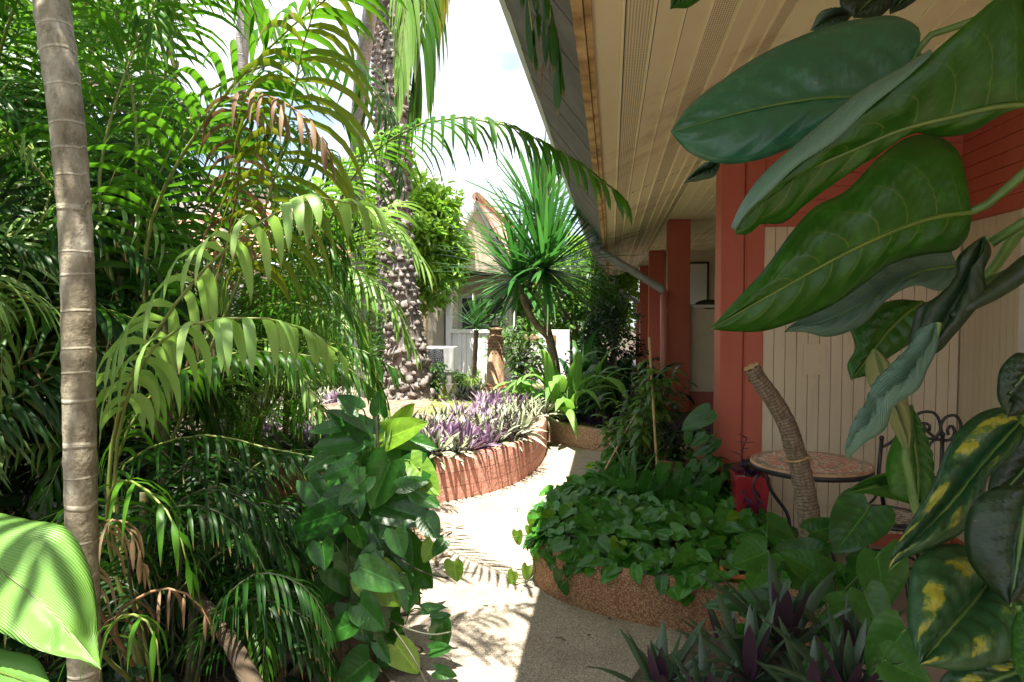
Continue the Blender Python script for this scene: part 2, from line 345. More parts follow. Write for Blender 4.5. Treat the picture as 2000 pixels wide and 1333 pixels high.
def aggregate(name, ca, cb, cc, scale=150, wet=0.0):
    m, n, l = mat(name)
    o = n.new('ShaderNodeOutputMaterial'); p = n.new('ShaderNodeBsdfPrincipled')
    t = n.new('ShaderNodeTexCoord'); v = n.new('ShaderNodeTexVoronoi'); v.inputs['Scale'].default_value = scale
    l.new(t.outputs['Object'], v.inputs[0])
    sp = n.new('ShaderNodeSeparateColor'); l.new(v.outputs['Color'], sp.inputs[0])
    c = _ramp(n, l, sp.outputs[0], [(0.1, ca), (0.5, cb), (0.95, cc)])
    big = _noise(n, l, 1.6, 7, rough=0.65)
    c = _mix(n, l, _ramp(n, l, big, [(0.45, (0, 0, 0)), (0.72, (0.55, 0.55, 0.55))]), c, tuple(x * 0.45 for x in ca))
    edge = _math(n, l, 'GREATER_THAN', v.outputs['Distance'], 0.55)
    c = _mix(n, l, _math(n, l, 'MULTIPLY', edge, 0.5), c, tuple(x * 0.5 for x in ca))
    l.new(c, p.inputs['Base Color']); p.inputs['Roughness'].default_value = 0.8
    inv = _math(n, l, 'SUBTRACT', 1.0, v.outputs['Distance'])
    l.new(_bump(n, l, inv, 0.5, 0.004), p.inputs['Normal'])
    l.new(p.outputs[0], o.inputs[0])
    return m
M['path'] = aggregate('exposed_aggregate', (0.26, 0.21, 0.15), (0.40, 0.34, 0.265), (0.53, 0.47, 0.385), 190)
M['planter'] = aggregate('aggregate_planter', (0.20, 0.085, 0.035), (0.34, 0.17, 0.08), (0.48, 0.32, 0.19), 170)
M['planter_far'] = aggregate('pale_aggregate', (0.30, 0.17, 0.10), (0.42, 0.27, 0.17), (0.55, 0.42, 0.30), 120)

def brickm():
    m, n, l = mat('pink_brick')
    o = n.new('ShaderNodeOutputMaterial'); p = n.new('ShaderNodeBsdfPrincipled')
    t = n.new('ShaderNodeTexCoord'); b = n.new('ShaderNodeTexBrick')
    b.inputs['Scale'].default_value = 1.0
    b.inputs['Brick Width'].default_value = 0.085; b.inputs['Row Height'].default_value = 0.115
    b.inputs['Mortar Size'].default_value = 0.003; b.inputs['Mortar Smooth'].default_value = 0.5
    b.inputs['Color1'].default_value = (0.50, 0.22, 0.16, 1); b.inputs['Color2'].default_value = (0.62, 0.32, 0.24, 1)
    b.inputs['Mortar'].default_value = (0.26, 0.10, 0.07, 1)
    l.new(t.outputs['UV'], b.inputs[0])
    f = _noise(n, l, 18, 6)
    c = _mix(n, l, _math(n, l, 'MULTIPLY', f, 0.55), b.outputs['Color'], (0.40, 0.17, 0.12))
    l.new(c, p.inputs['Base Color']); p.inputs['Roughness'].default_value = 0.85
    h = _math(n, l, 'ADD', _math(n, l, 'MULTIPLY', b.outputs['Fac'], -1.0), _noise(n, l, 30, 5))
    l.new(_bump(n, l, h, 0.8, 0.01), p.inputs['Normal'])
    l.new(p.outputs[0], o.inputs[0])
    return m
M['brick'] = brickm()

def mosaic(name, cols, ring):
    m, n, l = mat(name)
    o = n.new('ShaderNodeOutputMaterial'); p = n.new('ShaderNodeBsdfPrincipled')
    t = n.new('ShaderNodeTexCoord'); v = n.new('ShaderNodeTexVoronoi'); v.inputs['Scale'].default_value = 75
    l.new(t.outputs['UV'], v.inputs[0])
    ed = n.new('ShaderNodeTexVoronoi'); ed.feature = 'DISTANCE_TO_EDGE'; ed.inputs['Scale'].default_value = 75
    l.new(t.outputs['UV'], ed.inputs[0])
    ln = n.new('ShaderNodeVectorMath'); ln.operation = 'LENGTH'; l.new(t.outputs['UV'], ln.inputs[0])
    c1 = _ramp(n, l, ln.outputs['Value'], ring)
    for e in c1.node.color_ramp.elements: pass
    c1.node.color_ramp.interpolation = 'CONSTANT'
    sp = n.new('ShaderNodeSeparateColor'); l.new(v.outputs['Color'], sp.inputs[0])
    pick = _math(n, l, 'GREATER_THAN', sp.outputs[1], 0.72)
    c = _mix(n, l, pick, c1, cols[0])
    pick2 = _math(n, l, 'GREATER_THAN', sp.outputs[2], 0.80)
    c = _mix(n, l, pick2, c, cols[1])
    g = _math(n, l, 'LESS_THAN', ed.outputs['Distance'], 0.03)
    c = _mix(n, l, g, c, (0.50, 0.46, 0.40))
    l.new(c, p.inputs['Base Color']); p.inputs['Roughness'].default_value = 0.3
    l.new(p.outputs[0], o.inputs[0])
    return m
M['mosaic_red'] = mosaic('red_mosaic', ((0.55, 0.09, 0.05), (0.62, 0.56, 0.46)),
    [(0.0, (0.55, 0.12, 0.07)), (0.045, (0.09, 0.10, 0.08)), (0.085, (0.50, 0.10, 0.06)), (0.13, (0.12, 0.13, 0.10)), (0.16, (0.52, 0.12, 0.07)), (0.225, (0.55, 0.50, 0.42)), (0.235, (0.10, 0.11, 0.09)), (0.285, (0.42, 0.14, 0.08)), (0.3, (0.42, 0.14, 0.08))])
M['mosaic_bw'] = mosaic('black_white_mosaic', ((0.03, 0.03, 0.03), (0.55, 0.52, 0.48)),
    [(0.0, (0.55, 0.52, 0.48)), (0.05, (0.03, 0.03, 0.03)), (0.08, (0.5, 0.48, 0.44)), (0.12, (0.04, 0.04, 0.04)), (0.3, (0.5, 0.48, 0.44))])

# ------------------------------------------------------------------ mesh builder
class MB:
    def __init__(s):
        s.v, s.uv, s.t, s.f, s.m = [], [], [], [], []
    def grid(s, rows, uvs=None, tint=0.5, mi=0, wrap=False):
        n, m = len(rows), len(rows[0]); b = len(s.v)
        for i, r in enumerate(rows):
            for j, p in enumerate(r):
                s.v.append((p[0], p[1], p[2]))
                s.uv.append(uvs[i][j] if uvs else (j / max(1, m - 1), i / max(1, n - 1)))
                s.t.append(tint)
        for i in range(n - 1):
            for j in range(m - 1 if not wrap else m):
                k = (j + 1) % m
                s.f.append((b + i * m + j, b + i * m + k, b + (i + 1) * m + k, b + (i + 1) * m + j)); s.m.append(mi)
    def poly(s, pts, uvs=None, tint=0.5, mi=0):
        b = len(s.v)
        for i, p in enumerate(pts):
            s.v.append(tuple(p)); s.uv.append(uvs[i] if uvs else (p[0], p[1])); s.t.append(tint)
        s.f.append(tuple(range(b, b + len(pts)))); s.m.append(mi)
    def box(s, x0, x1, y0, y1, z0, z1, mi=0, tint=0.5):
        b = len(s.v)
        for p in ((x0,y0,z0),(x1,y0,z0),(x1,y1,z0),(x0,y1,z0),(x0,y0,z1),(x1,y0,z1),(x1,y1,z1),(x0,y1,z1)):
            s.v.append(p); s.uv.append((p[0] + p[1], p[2])); s.t.append(tint)
        for f in ((0,3,2,1),(4,5,6,7),(0,1,5,4),(1,2,6,5),(2,3,7,6),(3,0,4,7)):
            s.f.append(tuple(b + i for i in f)); s.m.append(mi)
    def prism(s, pts, d, mi=0):                      # extrude polygon pts (3D) along vector d
        n = len(pts); b = len(s.v)
        for q in (0, 1):
            for p in pts:
                p = Vector(p) + Vector(d) * q
                s.v.append(tuple(p)); s.uv.append((p.x + p.y, p.z)); s.t.append(0.5)
        s.f.append(tuple(b + i for i in range(n))); s.m.append(mi)
        s.f.append(tuple(b + n + i for i in reversed(range(n)))); s.m.append(mi)
        for i in range(n):
            k = (i + 1) % n
            s.f.append((b + i, b + k, b + n + k, b + n + i)); s.m.append(mi)
    def tube(s, pts, rad, n=8, mi=0, caps=True, tint=0.5, wob=None, vscale=1.0):
        pts = [Vector(p) for p in pts]
        if not hasattr(rad, '__len__'): rad = [rad] * len(pts)
        ref = None; rows = []; uvs = []; L = 0
        for i, p in enumerate(pts):
            d = (pts[min(i + 1, len(pts) - 1)] - pts[max(i - 1, 0)])
            if d.length < 1e-9: d = Vector((0, 0, 1))
            d.normalize()
            if ref is None:
                ref = Vector((1, 0, 0)) if abs(d.x) < 0.9 else Vector((0, 1, 0))
            a = (ref - d * ref.dot(d)).normalized(); ref = a; c = d.cross(a)
            if i: L += (p - pts[i - 1]).length
            row = []; ur = []
            for j in range(n):
                th = 2 * math.pi * j / n
                r = rad[i] * (wob(i, j) if wob else 1.0)
                row.append(p + (a * math.cos(th) + c * math.sin(th)) * r); ur.append((j / n, L * vscale))
            rows.append(row); uvs.append(ur)
        b = len(s.v)
        s.grid(rows, uvs, tint, mi, wrap=True)
        if caps:
            s.f.append(tuple(b + j for j in reversed(range(n)))); s.m.append(mi)
            e = b + (len(pts) - 1) * n
            s.f.append(tuple(e + j for j in range(n))); s.m.append(mi)
    def lathe(s, prof, c, n=28, mi=0, sq=None):
        rows = []; uvs = []
        for r, z in prof:
            row = []; ur = []
            for j in range(n):
                a = 2 * math.pi * j / n
                row.append((c[0] + r * math.cos(a), c[1] + r * math.sin(a), c[2] + z)); ur.append((a * 0.15, z))
            rows.append(row); uvs.append(ur)
        s.grid(rows, uvs, 0.5, mi, wrap=True)
    def disc(s, c, r, n=40, mi=0):
        pts = [(c[0] + r * math.cos(2 * math.pi * j / n), c[1] + r * math.sin(2 * math.pi * j / n), c[2]) for j in range(n)]
        s.poly(pts, [(p[0] - c[0], p[1] - c[1]) for p in pts], 0.5, mi)
    def blob(s, c, rx, ry, rz, n=8, m=6, jit=0.15, seed=0, mi=0, basis=None):
        rows = []
        for i in range(m + 1):
            th = math.pi * i / m; row = []
            for j in range(n):
                ph = 2 * math.pi * j / n
                d = Vector((math.sin(th) * math.cos(ph), math.sin(th) * math.sin(ph), math.cos(th)))
                k = 1 + jit * mnoise.noise(d * 1.7 + Vector((seed, seed * 1.3, 0)))*2
                q = Vector((d.x * rx * k, d.y * ry * k, d.z * rz * k))
                if basis: q = basis[0] * q.x + basis[1] * q.y + basis[2] * q.z
                row.append(Vector(c) + q)
            rows.append(row)
        s.grid(rows, None, 0.5, mi, wrap=True)

ORI = {}
def obj(name, mb, mats, parent=None, smooth=True, org=None, solidify=0.0, bevel=0.0):
    o_ = org if org is not None else (ORI.get(parent.name, Vector((0, 0, 0))) if parent else Vector((0, 0, 0)))
    o_ = Vector(o_)
    me = bpy.data.meshes.new(name)
    v = np.array(mb.v, dtype=np.float64) - np.array(o_)
    me.from_pydata(v.tolist(), [], mb.f)
    if not isinstance(mats, (list, tuple)): mats = [mats]
    for mm in mats: me.materials.append(mm)
    me.polygons.foreach_set('material_index', mb.m)
    me.polygons.foreach_set('use_smooth', [smooth] * len(me.polygons))
    uvl = me.uv_layers.new(name='UVMap')
    li = np.empty(len(me.loops), dtype=np.int32); me.loops.foreach_get('vertex_index', li)
    uvl.data.foreach_set('uv', np.array(mb.uv, dtype=np.float32)[li].ravel())
    at_ = me.attributes.new('tint', 'FLOAT', 'POINT'); at_.data.foreach_set('value', np.array(mb.t, dtype=np.float32))
    me.update()
    o = bpy.data.objects.new(name, me); col.objects.link(o)
    if parent:
        o.parent = parent
    elif org is not None:
        o.location = o_
    ORI[o.name] = o_
    if solidify:
        md = o.modifiers.new('thickness', 'SOLIDIFY'); md.thickness = solidify; md.offset = 0
    if bevel:
        md = o.modifiers.new('bevel', 'BEVEL'); md.width = bevel; md.segments = 2; md.limit_method = 'ANGLE'
    return o
def tag(o, label=None, cat=None, group=None, kind=None):
    if label: o['label'] = label
    if cat: o['category'] = cat
    if group: o['group'] = group
    if kind: o['kind'] = kind
    return o
def thing(name, label, cat, loc=(0, 0, 0), group=None):
    o = bpy.data.objects.new(name, None); col.objects.link(o); o.location = loc; o.empty_display_size = 0.1
    ORI[o.name] = Vector(loc)
    return tag(o, label, cat, group)

# ------------------------------------------------------------------ curve helpers
def spline(pts, n):
    """Catmull-Rom resample with n points, roughly even arc length"""
    P = [Vector(p) for p in pts]
    if len(P) == 2:
        return [P[0].lerp(P[1], i / (n - 1)) for i in range(n)]
    E = [P[0] * 2 - P[1]] + P + [P[-1] * 2 - P[-2]]
    dense = []
    for i in range(1, len(E) - 2):
        a, b, c, d = E[i - 1], E[i], E[i + 1], E[i + 2]
        l0, l1, l2 = max(1e-6, (b - a).length), max(1e-6, (c - b).length), max(1e-6, (d - c).length)
        m1 = ((b - a) / l0 - (c - a) / (l0 + l1) + (c - b) / l1) * l1
        m2 = ((c - b) / l1 - (d - b) / (l1 + l2) + (d - c) / l2) * l1
        for k in range(12):
            t = k / 12.0; t2 = t * t; t3 = t2 * t
            dense.append(b * (2 * t3 - 3 * t2 + 1) + m1 * (t3 - 2 * t2 + t) + c * (-2 * t3 + 3 * t2) + m2 * (t3 - t2))
    dense.append(P[-1])
    L = [0.0]
    for i in range(1, len(dense)): L.append(L[-1] + (dense[i] - dense[i - 1]).length)
    out = []; j = 0
    for i in range(n):
        s = L[-1] * i / (n - 1)
        while j < len(L) - 2 and L[j + 1] < s: j += 1
        w = (s - L[j]) / max(1e-9, L[j + 1] - L[j])
        out.append(dense[j].lerp(dense[j + 1], min(1, max(0, w))))
    return out
def pxs(lst, Y0, Y1=None):
    """pixel polyline -> 3D, depth Y0 at the first point to Y1 at the last; a third entry overrides"""
    Y1 = Y0 if Y1 is None else Y1
    out = []
    for i, p in enumerate(lst):
        Y = p[2] if len(p) > 2 else Y0 + (Y1 - Y0) * i / max(1, len(lst) - 1)
        out.append(at(p[0], p[1], Y))
    return out

WPROF = {5: (0.35, 0.95, 1.0, 0.72, 0.05), 6: (0.35, 0.9, 1.0, 0.88, 0.6, 0.04), 7: (0.35, 0.85, 1.0, 0.96, 0.8, 0.5, 0.03), 4: (0.4, 1.0, 0.8, 0.05)}
def blade(mb, base, d, L, w, droop, cross, n=6, fold=0.25, tint=0.5, mi=0, g=Vector((0, 0, -1)), snap=None):
    prof = WPROF[n]; p = Vector(base); d = Vector(d).normalized(); rows = []; uvs = []
    seg = L / (n - 1)
    for i in range(n):
        c = cross - d * cross.dot(d)
        if c.length < 1e-6: c = Vector((1, 0, 0))
        c.normalize(); nn = c.cross(d)
        hw = w * 0.5 * prof[i]
        rows.append((p - c * hw, p - nn * (hw * fold), p + c * hw))
        t = i / (n - 1)
        uvs.append(((-prof[i], t), (0, t), (prof[i], t)))
        k = droop * (1.0 + (i * 0.35))
        if snap is not None and i >= snap: k *= 3.0
        d = (d + g * k / (n - 1)).normalized()
        p = p + d * seg
    mb.grid(rows, uvs, tint, mi)

def frond(mb, pts, n=34, Lmax=0.35, w=0.022, fwd=0.45, lift=0.35, droop=0.8, seed=0, t0=0.12, rr=0.008, mi=0, mr=1, tint=(0.2, 0.9), seg=6, fold=0.3, tipL=0.45, snap=None, upv=Vector((0, 0, 1)), jit=0.12):
    r = random.Random(seed)
    S = spline(pts, 40)
    def smp(t):
        x = t * 39; i = min(38, int(x)); return S[i].lerp(S[i + 1], x - i), (S[i + 1] - S[i]).normalized()
    mb.tube(spline(pts, 16), [rr * (1.15 - 1.0 * i / 15) + 0.0012 for i in range(16)], 5, mr, caps=False, vscale=1)
    lo, hi = tint
    for i in range(n):
        t = t0 + (1 - t0) * (i + 0.5) / n
        for sgn in (-1, 1):
            tt = min(0.999, max(0, t + r.uniform(-0.3, 0.3) / n))
            p, T = smp(tt)
            side = T.cross(upv)
            if side.length < 0.15: side = T.cross(Vector((0.4, 1, 0)))
            side.normalize(); nup = side.cross(T).normalized()
            q = (tt - t0) / (1 - t0)
            Lp = (0.55 + 1.05 * q * (1 - q) * 2.0) * (1 - q) + tipL * q + 0.15 * q * (1 - q) * 4
            L = Lmax * max(0.2, min(1.0, Lp * 1.05)) * r.uniform(0.88, 1.08)
            a = fwd + 0.55 * q * q + r.uniform(-jit, jit)
            dd = side * sgn * math.cos(a) + T * math.sin(a) + nup * (lift + r.uniform(-jit, jit))
            blade(mb, p, dd, L, w * r.uniform(0.85, 1.1), droop * r.uniform(0.8, 1.2), T, seg, fold, lo + (hi - lo) * r.random(), mi, snap=snap)
    p, T = smp(0.999)
    blade(mb, p, T, Lmax * tipL * 0.8, w * 0.8, droop * 0.6, T.cross(upv), seg, fold, (lo + hi) / 2, mi)

def heart(mb, base, tip, nrm, wr=0.75, cup=0.12, curl=0.15, lobe=0.22, tint=0.5, mi=0, nl=9, nw=3, wave=0.0, seed=0):
    base, tip, nrm = Vector(base), Vector(tip), Vector(nrm)
    ax = tip - base; L = ax.length; ax.normalize()
    nrm = (nrm - ax * nrm.dot(ax)).normalized(); cr_ = nrm.cross(ax)
    W = L * wr * 0.5; rows = []; uvs = []
    for i in range(nl):
        t = i / (nl - 1)
        pr = ((t + 0.02) ** 0.30) * ((1 - t) ** 0.80) * 1.72 if t < 1 else 0.0
        row = []; ur = []
        for j in range(-nw, nw + 1):
            s = j / nw; a = abs(s)
            x = s * W * pr
            y = t * L - lobe * 1.25 * L * (a ** 1.5) * (1.05 - 0.45 * a) * (1 - t) ** 2.2
            z = -cup * W * (1 - a) ** 1.5 * pr * 1.2 - curl * L * t * t * 0.8 + wave * W * math.sin(t * 9 + s * 4 + seed) * a
            row.append(base + cr_ * x + ax * y + nrm * z); ur.append((s, t))
        rows.append(row); uvs.append(ur)
    mb.grid(rows, uvs, tint, mi)

def traced(mb, mid, left, right, N=36, NS=8, bulge=0.012, corr=0.0035, nv=9, tint=0.5, mi=0, seed=0):
    """leaf surface lofted left edge - midrib - right edge (3D polylines, base to tip)"""
    A = spline(mid, N); Lf = spline(left, N); Rt = spline(right, N)
    rows = []; uvs = []
    for i in range(N):
        t = i / (N - 1); row = []; ur = []
        T = (A[min(i + 1, N - 1)] - A[max(i - 1, 0)]).normalized()
        acr = (Rt[i] - Lf[i]); nn = T.cross(acr)
        nn = nn.normalized() if nn.length > 1e-9 else Vector((0, 0, 1))
        if nn.y > 0: nn = -nn
        for j in range(-NS, NS + 1):
            s = j / NS; a = abs(s)
            E = Lf[i] if j < 0 else Rt[i]
            p = A[i].lerp(E, a)
            k = math.sin(math.pi * min(1, a * 1.0)) * bulge + corr * 1.6 * math.cos(2 * math.pi * nv * (t - 0.26 * a ** 1.35 + (0.22 / nv if s > 0 else -0.22 / nv))) * min(1, a * 2.5) * (1 - a ** 3)
            k += 0.004 * mnoise.noise(Vector((t * 5, s * 2, seed * 3.7)))
            env = math.sin(math.pi * min(1, max(0, t))) ** 0.4
            row.append(p + nn * k * env); ur.append((s, t))
        rows.append(row); uvs.append(ur)
    mb.grid(rows, uvs, tint, mi)

def rosette(mb, c, n, L, w, el=(20, 80), droop=0.5, seed=0, mi=0, seg=5, fold=0.35, tint=(0, 1), lean=None):
    r = random.Random(seed)
    for i in range(n):
        az = i * 2.399 + r.uniform(-0.3, 0.3); q = i / max(1, n - 1)
        e = R(el[0] + (el[1] - el[0]) * q + r.uniform(-8, 8))
        d = Vector((math.cos(az) * math.cos(e), math.sin(az) * math.cos(e), math.sin(e)))
        if lean: d = (d + lean).normalized()
        cr_ = Vector((-math.sin(az), math.cos(az), 0))
        ll = L * r.uniform(0.75, 1.1) * (0.75 + 0.35 * math.sin(math.pi * q))
        blade(mb, Vector(c) + Vector((d.x, d.y, 0)) * w * 0.4, d, ll, w * r.uniform(0.85, 1.1), droop * r.uniform(0.6, 1.3) * abs(math.cos(e)) ** 0.5, cr_, seg, fold, tint[0] + (tint[1] - tint[0]) * r.random(), mi)

def leafball(mb, c, rad, n, ls, lw, seed=0, mi=0, shell=0.55, el=(-0.3, 1.0), flat=1.0, tint=(0, 1), cut=-1.1):
    """many small leaves filling an uneven ellipsoid"""
    r = random.Random(seed)
    for i in range(n):
        while True:
            d = Vector((r.gauss(0, 1), r.gauss(0, 1), r.gauss(0, 1))).normalized()
            if d.z > cut: break
        k = shell + (1 - shell) * r.random() ** 0.6
        lump = 1 + 0.30 * mnoise.noise(d * 2.3 + Vector((seed, 0, 0))) * 2
        p = Vector(c) + Vector((d.x * rad[0], d.y * rad[1], d.z * rad[2])) * k * lump
        if mnoise.noise(p * 2.2 + Vector((seed, 3, 1))) < -0.28: continue
        dd = (d + Vector((r.uniform(-1, 1), r.uniform(-1, 1), r.uniform(*el)))).normalized()
        cr_ = Vector((r.uniform(-1, 1), r.uniform(-1, 1), r.uniform(-0.4, 0.4)))
        blade(mb, p, dd, ls * r.uniform(0.6, 1.25), lw * r.uniform(0.7, 1.2), 0.6, cr_, 4, 0.25, tint[0] + (tint[1] - tint[0]) * r.random(), mi)

# ================================================================== SETTING: ground, path, floor
g = MB()
g.grid([[(x, y, 0) for x in (-40, -10, 0, 10, 40)] for y in (-20, 0, 10, 30, 70)])
tag(obj('ground', g, M['soil']), kind='structure')
g = MB()
pp = [(-0.95, -2), (-0.93, 2.2), (-0.98, 3.2), (-1.3, 4.3), (-2.2, 4.9), (-3.6, 4.9), (-4.6, 5.6), (-4.2, 6.2), (-3.2, 5.8), (-1.5, 6.2),
      (-1.2, 8.2), (-1.8, 9.6), (-3.4, 10.6), (-3.0, 12.4), (0.3, 12.2), (0.2, 9.0), (0.66, 8.0), (0.66, -2)]
g.poly([(x, y, 0.004) for x, y in pp])
tag(obj('path', g, M['path'], smooth=False), kind='structure')
g = MB(); g.box(0.66, 6.0, -3, 22, -0.02, 0.012)
tag(obj('veranda_floor', g, solid('brown_floor_tile', (0.20, 0.12, 0.08), (0.28, 0.18, 0.12), 4, 0.5, 0.1)), kind='structure')

# ================================================================== HOUSE ON THE RIGHT
house = thing('veranda_house', 'long single-storey house with terracotta-red posts and cream plank soffit over the veranda', 'house', (2.15, 4.6, 0))
Y0, Y1 = -0.7, 21.0  # house cut short behind the camera to let sky light in
seams = [-0.7, 1.9, 5.5, 9.1, 12.7, 16.3, 21.0]
# sloping soffit then flat veranda ceiling, joined from planks
us = [-0.085, 0.031, 0.128, 0.230, 0.324, 0.434, 0.530, 0.62, 0.70]
def zs(x): return 2.33 + 0.35 * (x + 0.10) / 0.80 if x <= 0.70 else 2.68
sf = MB()
for a in range(len(seams) - 1):
    ya, yb = seams[a] + 0.006, seams[a + 1] - 0.006
    xs = us + [0.70 + 0.104 * k for k in range(1, 27)]
    for k in range(len(xs) - 1):
        xa, xb = xs[k], xs[k + 1]
        perf = (k % 3 == 1) and xb <= 0.72
        rows = [[(xa + 0.006, y, zs(xa) + 0.003), (xb - 0.006, y, zs(xb) + 0.003)] for y in (ya, yb)]
        uvs = [[(xa, y), (xb, y)] for y in (ya, yb)]
        sf.grid(rows, uvs, 0.5, 1 if perf else 0)
        # raised joint
        z = zs(xb)
        sf.prism([(xb - 0.009, ya, z + 0.002), (xb + 0.003, ya, z + 0.002), (xb + 0.002, ya, z - 0.006), (xb - 0.007, ya, z - 0.006)], (0, yb - ya, 0))
    for k in range(1, 16):
        x = us[min(k, 8)] if k <= 8 else 0.7 + 0.104 * (k - 8)
        sf.blob((x + 0.03, yb - 0.02, zs(x + 0.03) - 0.001), 0.007, 0.007, 0.004, 6, 4, mi=2)
obj('soffit', sf, [M['soffit'], M['soffit_perf'], M['iron']], house, smooth=False)
bk = MB()
bk.prism([(-0.10, Y0, 2.345), (0.70, Y0, 2.695), (3.6, Y0, 2.695), (3.6, Y0, 2.74), (0.70, Y0, 2.74), (-0.10, Y0, 2.39)], (0, Y1 - Y0, 0))
obj('ceiling_backing', bk, M['darkback'], house, smooth=False)
eb = MB()
y = Y0; k = 0
while y < Y1:
    w = 0.40
    e = 0.003 * (k % 3)
    eb.prism([(-0.105, y, 2.345 - e), (-0.105, y, 2.375), (-0.44, y, 2.80), (-0.44, y, 2.775 - e)], (0, w - 0.012, 0))
    y += w; k += 1
obj('eave_boards', eb, M['eave_board'], house, smooth=False)
eb = MB(); eb.prism([(-0.10, Y0, 2.36), (-0.43, Y0, 2.785), (-0.43, Y0, 2.79), (-0.095, Y0, 2.38)], (0, Y1 - Y0, 0))
obj('eave_board_backing', eb, M['darkback'], house, smooth=False)
rt = MB(); rt.box(-0.112, -0.082, Y0, Y1, 2.310, 2.352); rt.box(-0.080, -0.060, Y0, Y1, 2.322, 2.342)
obj('eave_trim', rt, M['rust_trim'], house, smooth=False)
gu = MB(); gu.prism([(-0.435, Y0, 2.77), (-0.470, Y0, 2.79), (-0.485, Y0, 2.88), (-0.475, Y0, 2.88), (-0.462, Y0, 2.80), (-0.435, Y0, 2.785)], (0, Y1 - Y0, 0))
obj('gutter', gu, M['gutter'], house, smooth=False)
rf = MB()
rf.prism([(-0.47, Y0, 2.83), (6.0, Y0, 5.2), (6.0, Y0, 5.32), (-0.47, Y0, 2.90)], (0, Y1 - Y0, 0))
rf.prism([(6.0, Y0, 5.2), (12.0, Y0, 2.8), (12.0, Y0, 2.92), (6.0, Y0, 5.32)], (0, Y1 - Y0, 0))
obj('roof', rf, M['rooftile'], house, smooth=False)
# front wall of the near room (faces the camera) of upright planks
wl_ = MB()
x = 0.972
while x < 2.13:
    w = min(0.070, 2.145 - x)
    wl_.box(x, x + w - 0.004, 4.615, 4.64, 0.085, 2.05); x += w
wl_.box(0.972, 2.6, 4.64, 4.70, 0, 2.68)
wl_.box(0.98, 3.6, 6.3, 6.4, 0, 2.68); wl_.box(0.975, 1.03, 4.70, 6.3, 0, 2.68)
# side wall (faces the path) of narrow planks
y = 3.98
while y < 4.61:
    wl_.box(2.15, 2.17, y, min(4.612, y + 0.066) - 0.004, 0.085, 2.05); y += 0.066
y = -0.7
while y < 3.50:
    wl_.box(2.15, 2.17, y, y + 0.066 - 0.004, 0.085, 2.05); y += 0.066
wl_.box(2.17, 2.26, 3.98, 4.64, 0, 2.68); wl_.box(2.17, 2.26, -0.7, 3.50, 0, 2.68)
wl_.box(1.22, 1.36, 4.606, 4.613, 1.10, 1.30)
obj('wall', wl_, M['cream'], house, smooth=False)
rs = MB()
z = 2.055
while z < 2.66:
    rs.box(0.972, 2.130, 4.600, 4.625, z, z + 0.078); rs.box(2.130, 2.155, -0.7, 4.600, z, z + 0.078); z += 0.082
rs.box(0.972, 2.13, 4.61, 4.638, 2.05, 2.68); rs.box(2.14, 2.168, -0.7, 4.64, 2.052, 2.68)
rs.box(0.972, 2.12, 4.596, 4.615, 0.012, 0.088); rs.box(2.125, 2.15, 3.98, 4.596, 0.012, 0.088)
tag(obj('siding', rs, M['red_paint'], house, smooth=False), 'dark red horizontal boards above the cream planks')
for i, yy in enumerate((4.6, 8.9, 13.3, 17.6)):
    b = MB()
    if i == 0:
        b.box(0.70, 0.842, yy, yy + 0.26, 0, 2.675); b.box(0.842, 0.850, yy + 0.012, yy + 0.2, 0, 2.675)
        b.box(0.850, 0.858, yy - 0.003, yy + 0.2, 0, 2.675); b.box(0.858, 0.970, yy + 0.003, yy + 0.2, 0, 2.675)
    else:
        b.box(0.70, 0.98, yy, yy + 0.26, 0, 2.675)
    obj('post', b, M['red_paint'], house, smooth=False, bevel=0.004)
dr = thing('door', None, None); dr.parent = house; ORI[dr.name] = ORI[house.name]
del dr
b = MB()
b.box(2.135, 2.20, 3.86, 3.975, 0.02, 2.05); b.box(2.135, 2.20, 3.5, 3.86, 1.98, 2.05)
df = obj('door_frame', b, M['white'], house, smooth=False, bevel=0.003)
b = MB(); b.box(2.165, 2.20, 3.70, 3.855, 0.02, 1.975); obj('door_panel', b, M['grey'], df, smooth=False, bevel=0.004)
b = MB(); b.box(2.185, 2.195, 3.56, 3.695, 0.02, 1.975); obj('door_glass', b, M['glass'], df, smooth=False)
b = MB(); b.box(2.14, 2.20, 3.505, 3.555, 0.02, 1.975); obj('door_jamb', b, M['dark_wood'], df, smooth=False)
bpy.data.objects.remove(bpy.data.objects['door'])
# farther veranda bays
b = MB()
b.box(0.985, 2.5, 9.06, 9.12, 0.48, 1.56); b.box(0.98, 3.4, 13.5, 13.6, 0, 2.68); b.box(3.3, 3.4, 6.4, 13.5, 0, 2.68)
obj('bay_wall', b, M['cream_light'], house, smooth=False)
b = MB(); b.box(0.982, 2.5, 9.05, 9.13, 0.0, 0.478); obj('bay_plinth', b, M['red_pipe'], house, smooth=False)
b = MB(); b.box(0.982, 2.5, 9.03, 9.14, 1.562, 1.60)
obj('bay_rail', b, M['white'], house, smooth=False)
b = MB(); b.blob((1.24, 9.09, 1.60), 0.18, 0.05, 0.07, 16, 8, 0)
obj('vent_cowl', b, M['iron'], house)
b = MB(); b.box(1.42, 1.83, 13.46, 13.497, 1.62, 2.47)
wfr = obj('window', b, M['iron'], house, smooth=False)
b = MB(); b.box(1.46, 1.79, 13.44, 13.458, 1.66, 2.43); obj('pane', b, M['frosted'], wfr, smooth=False)  # pale opaque pane stands in for daylight coming through
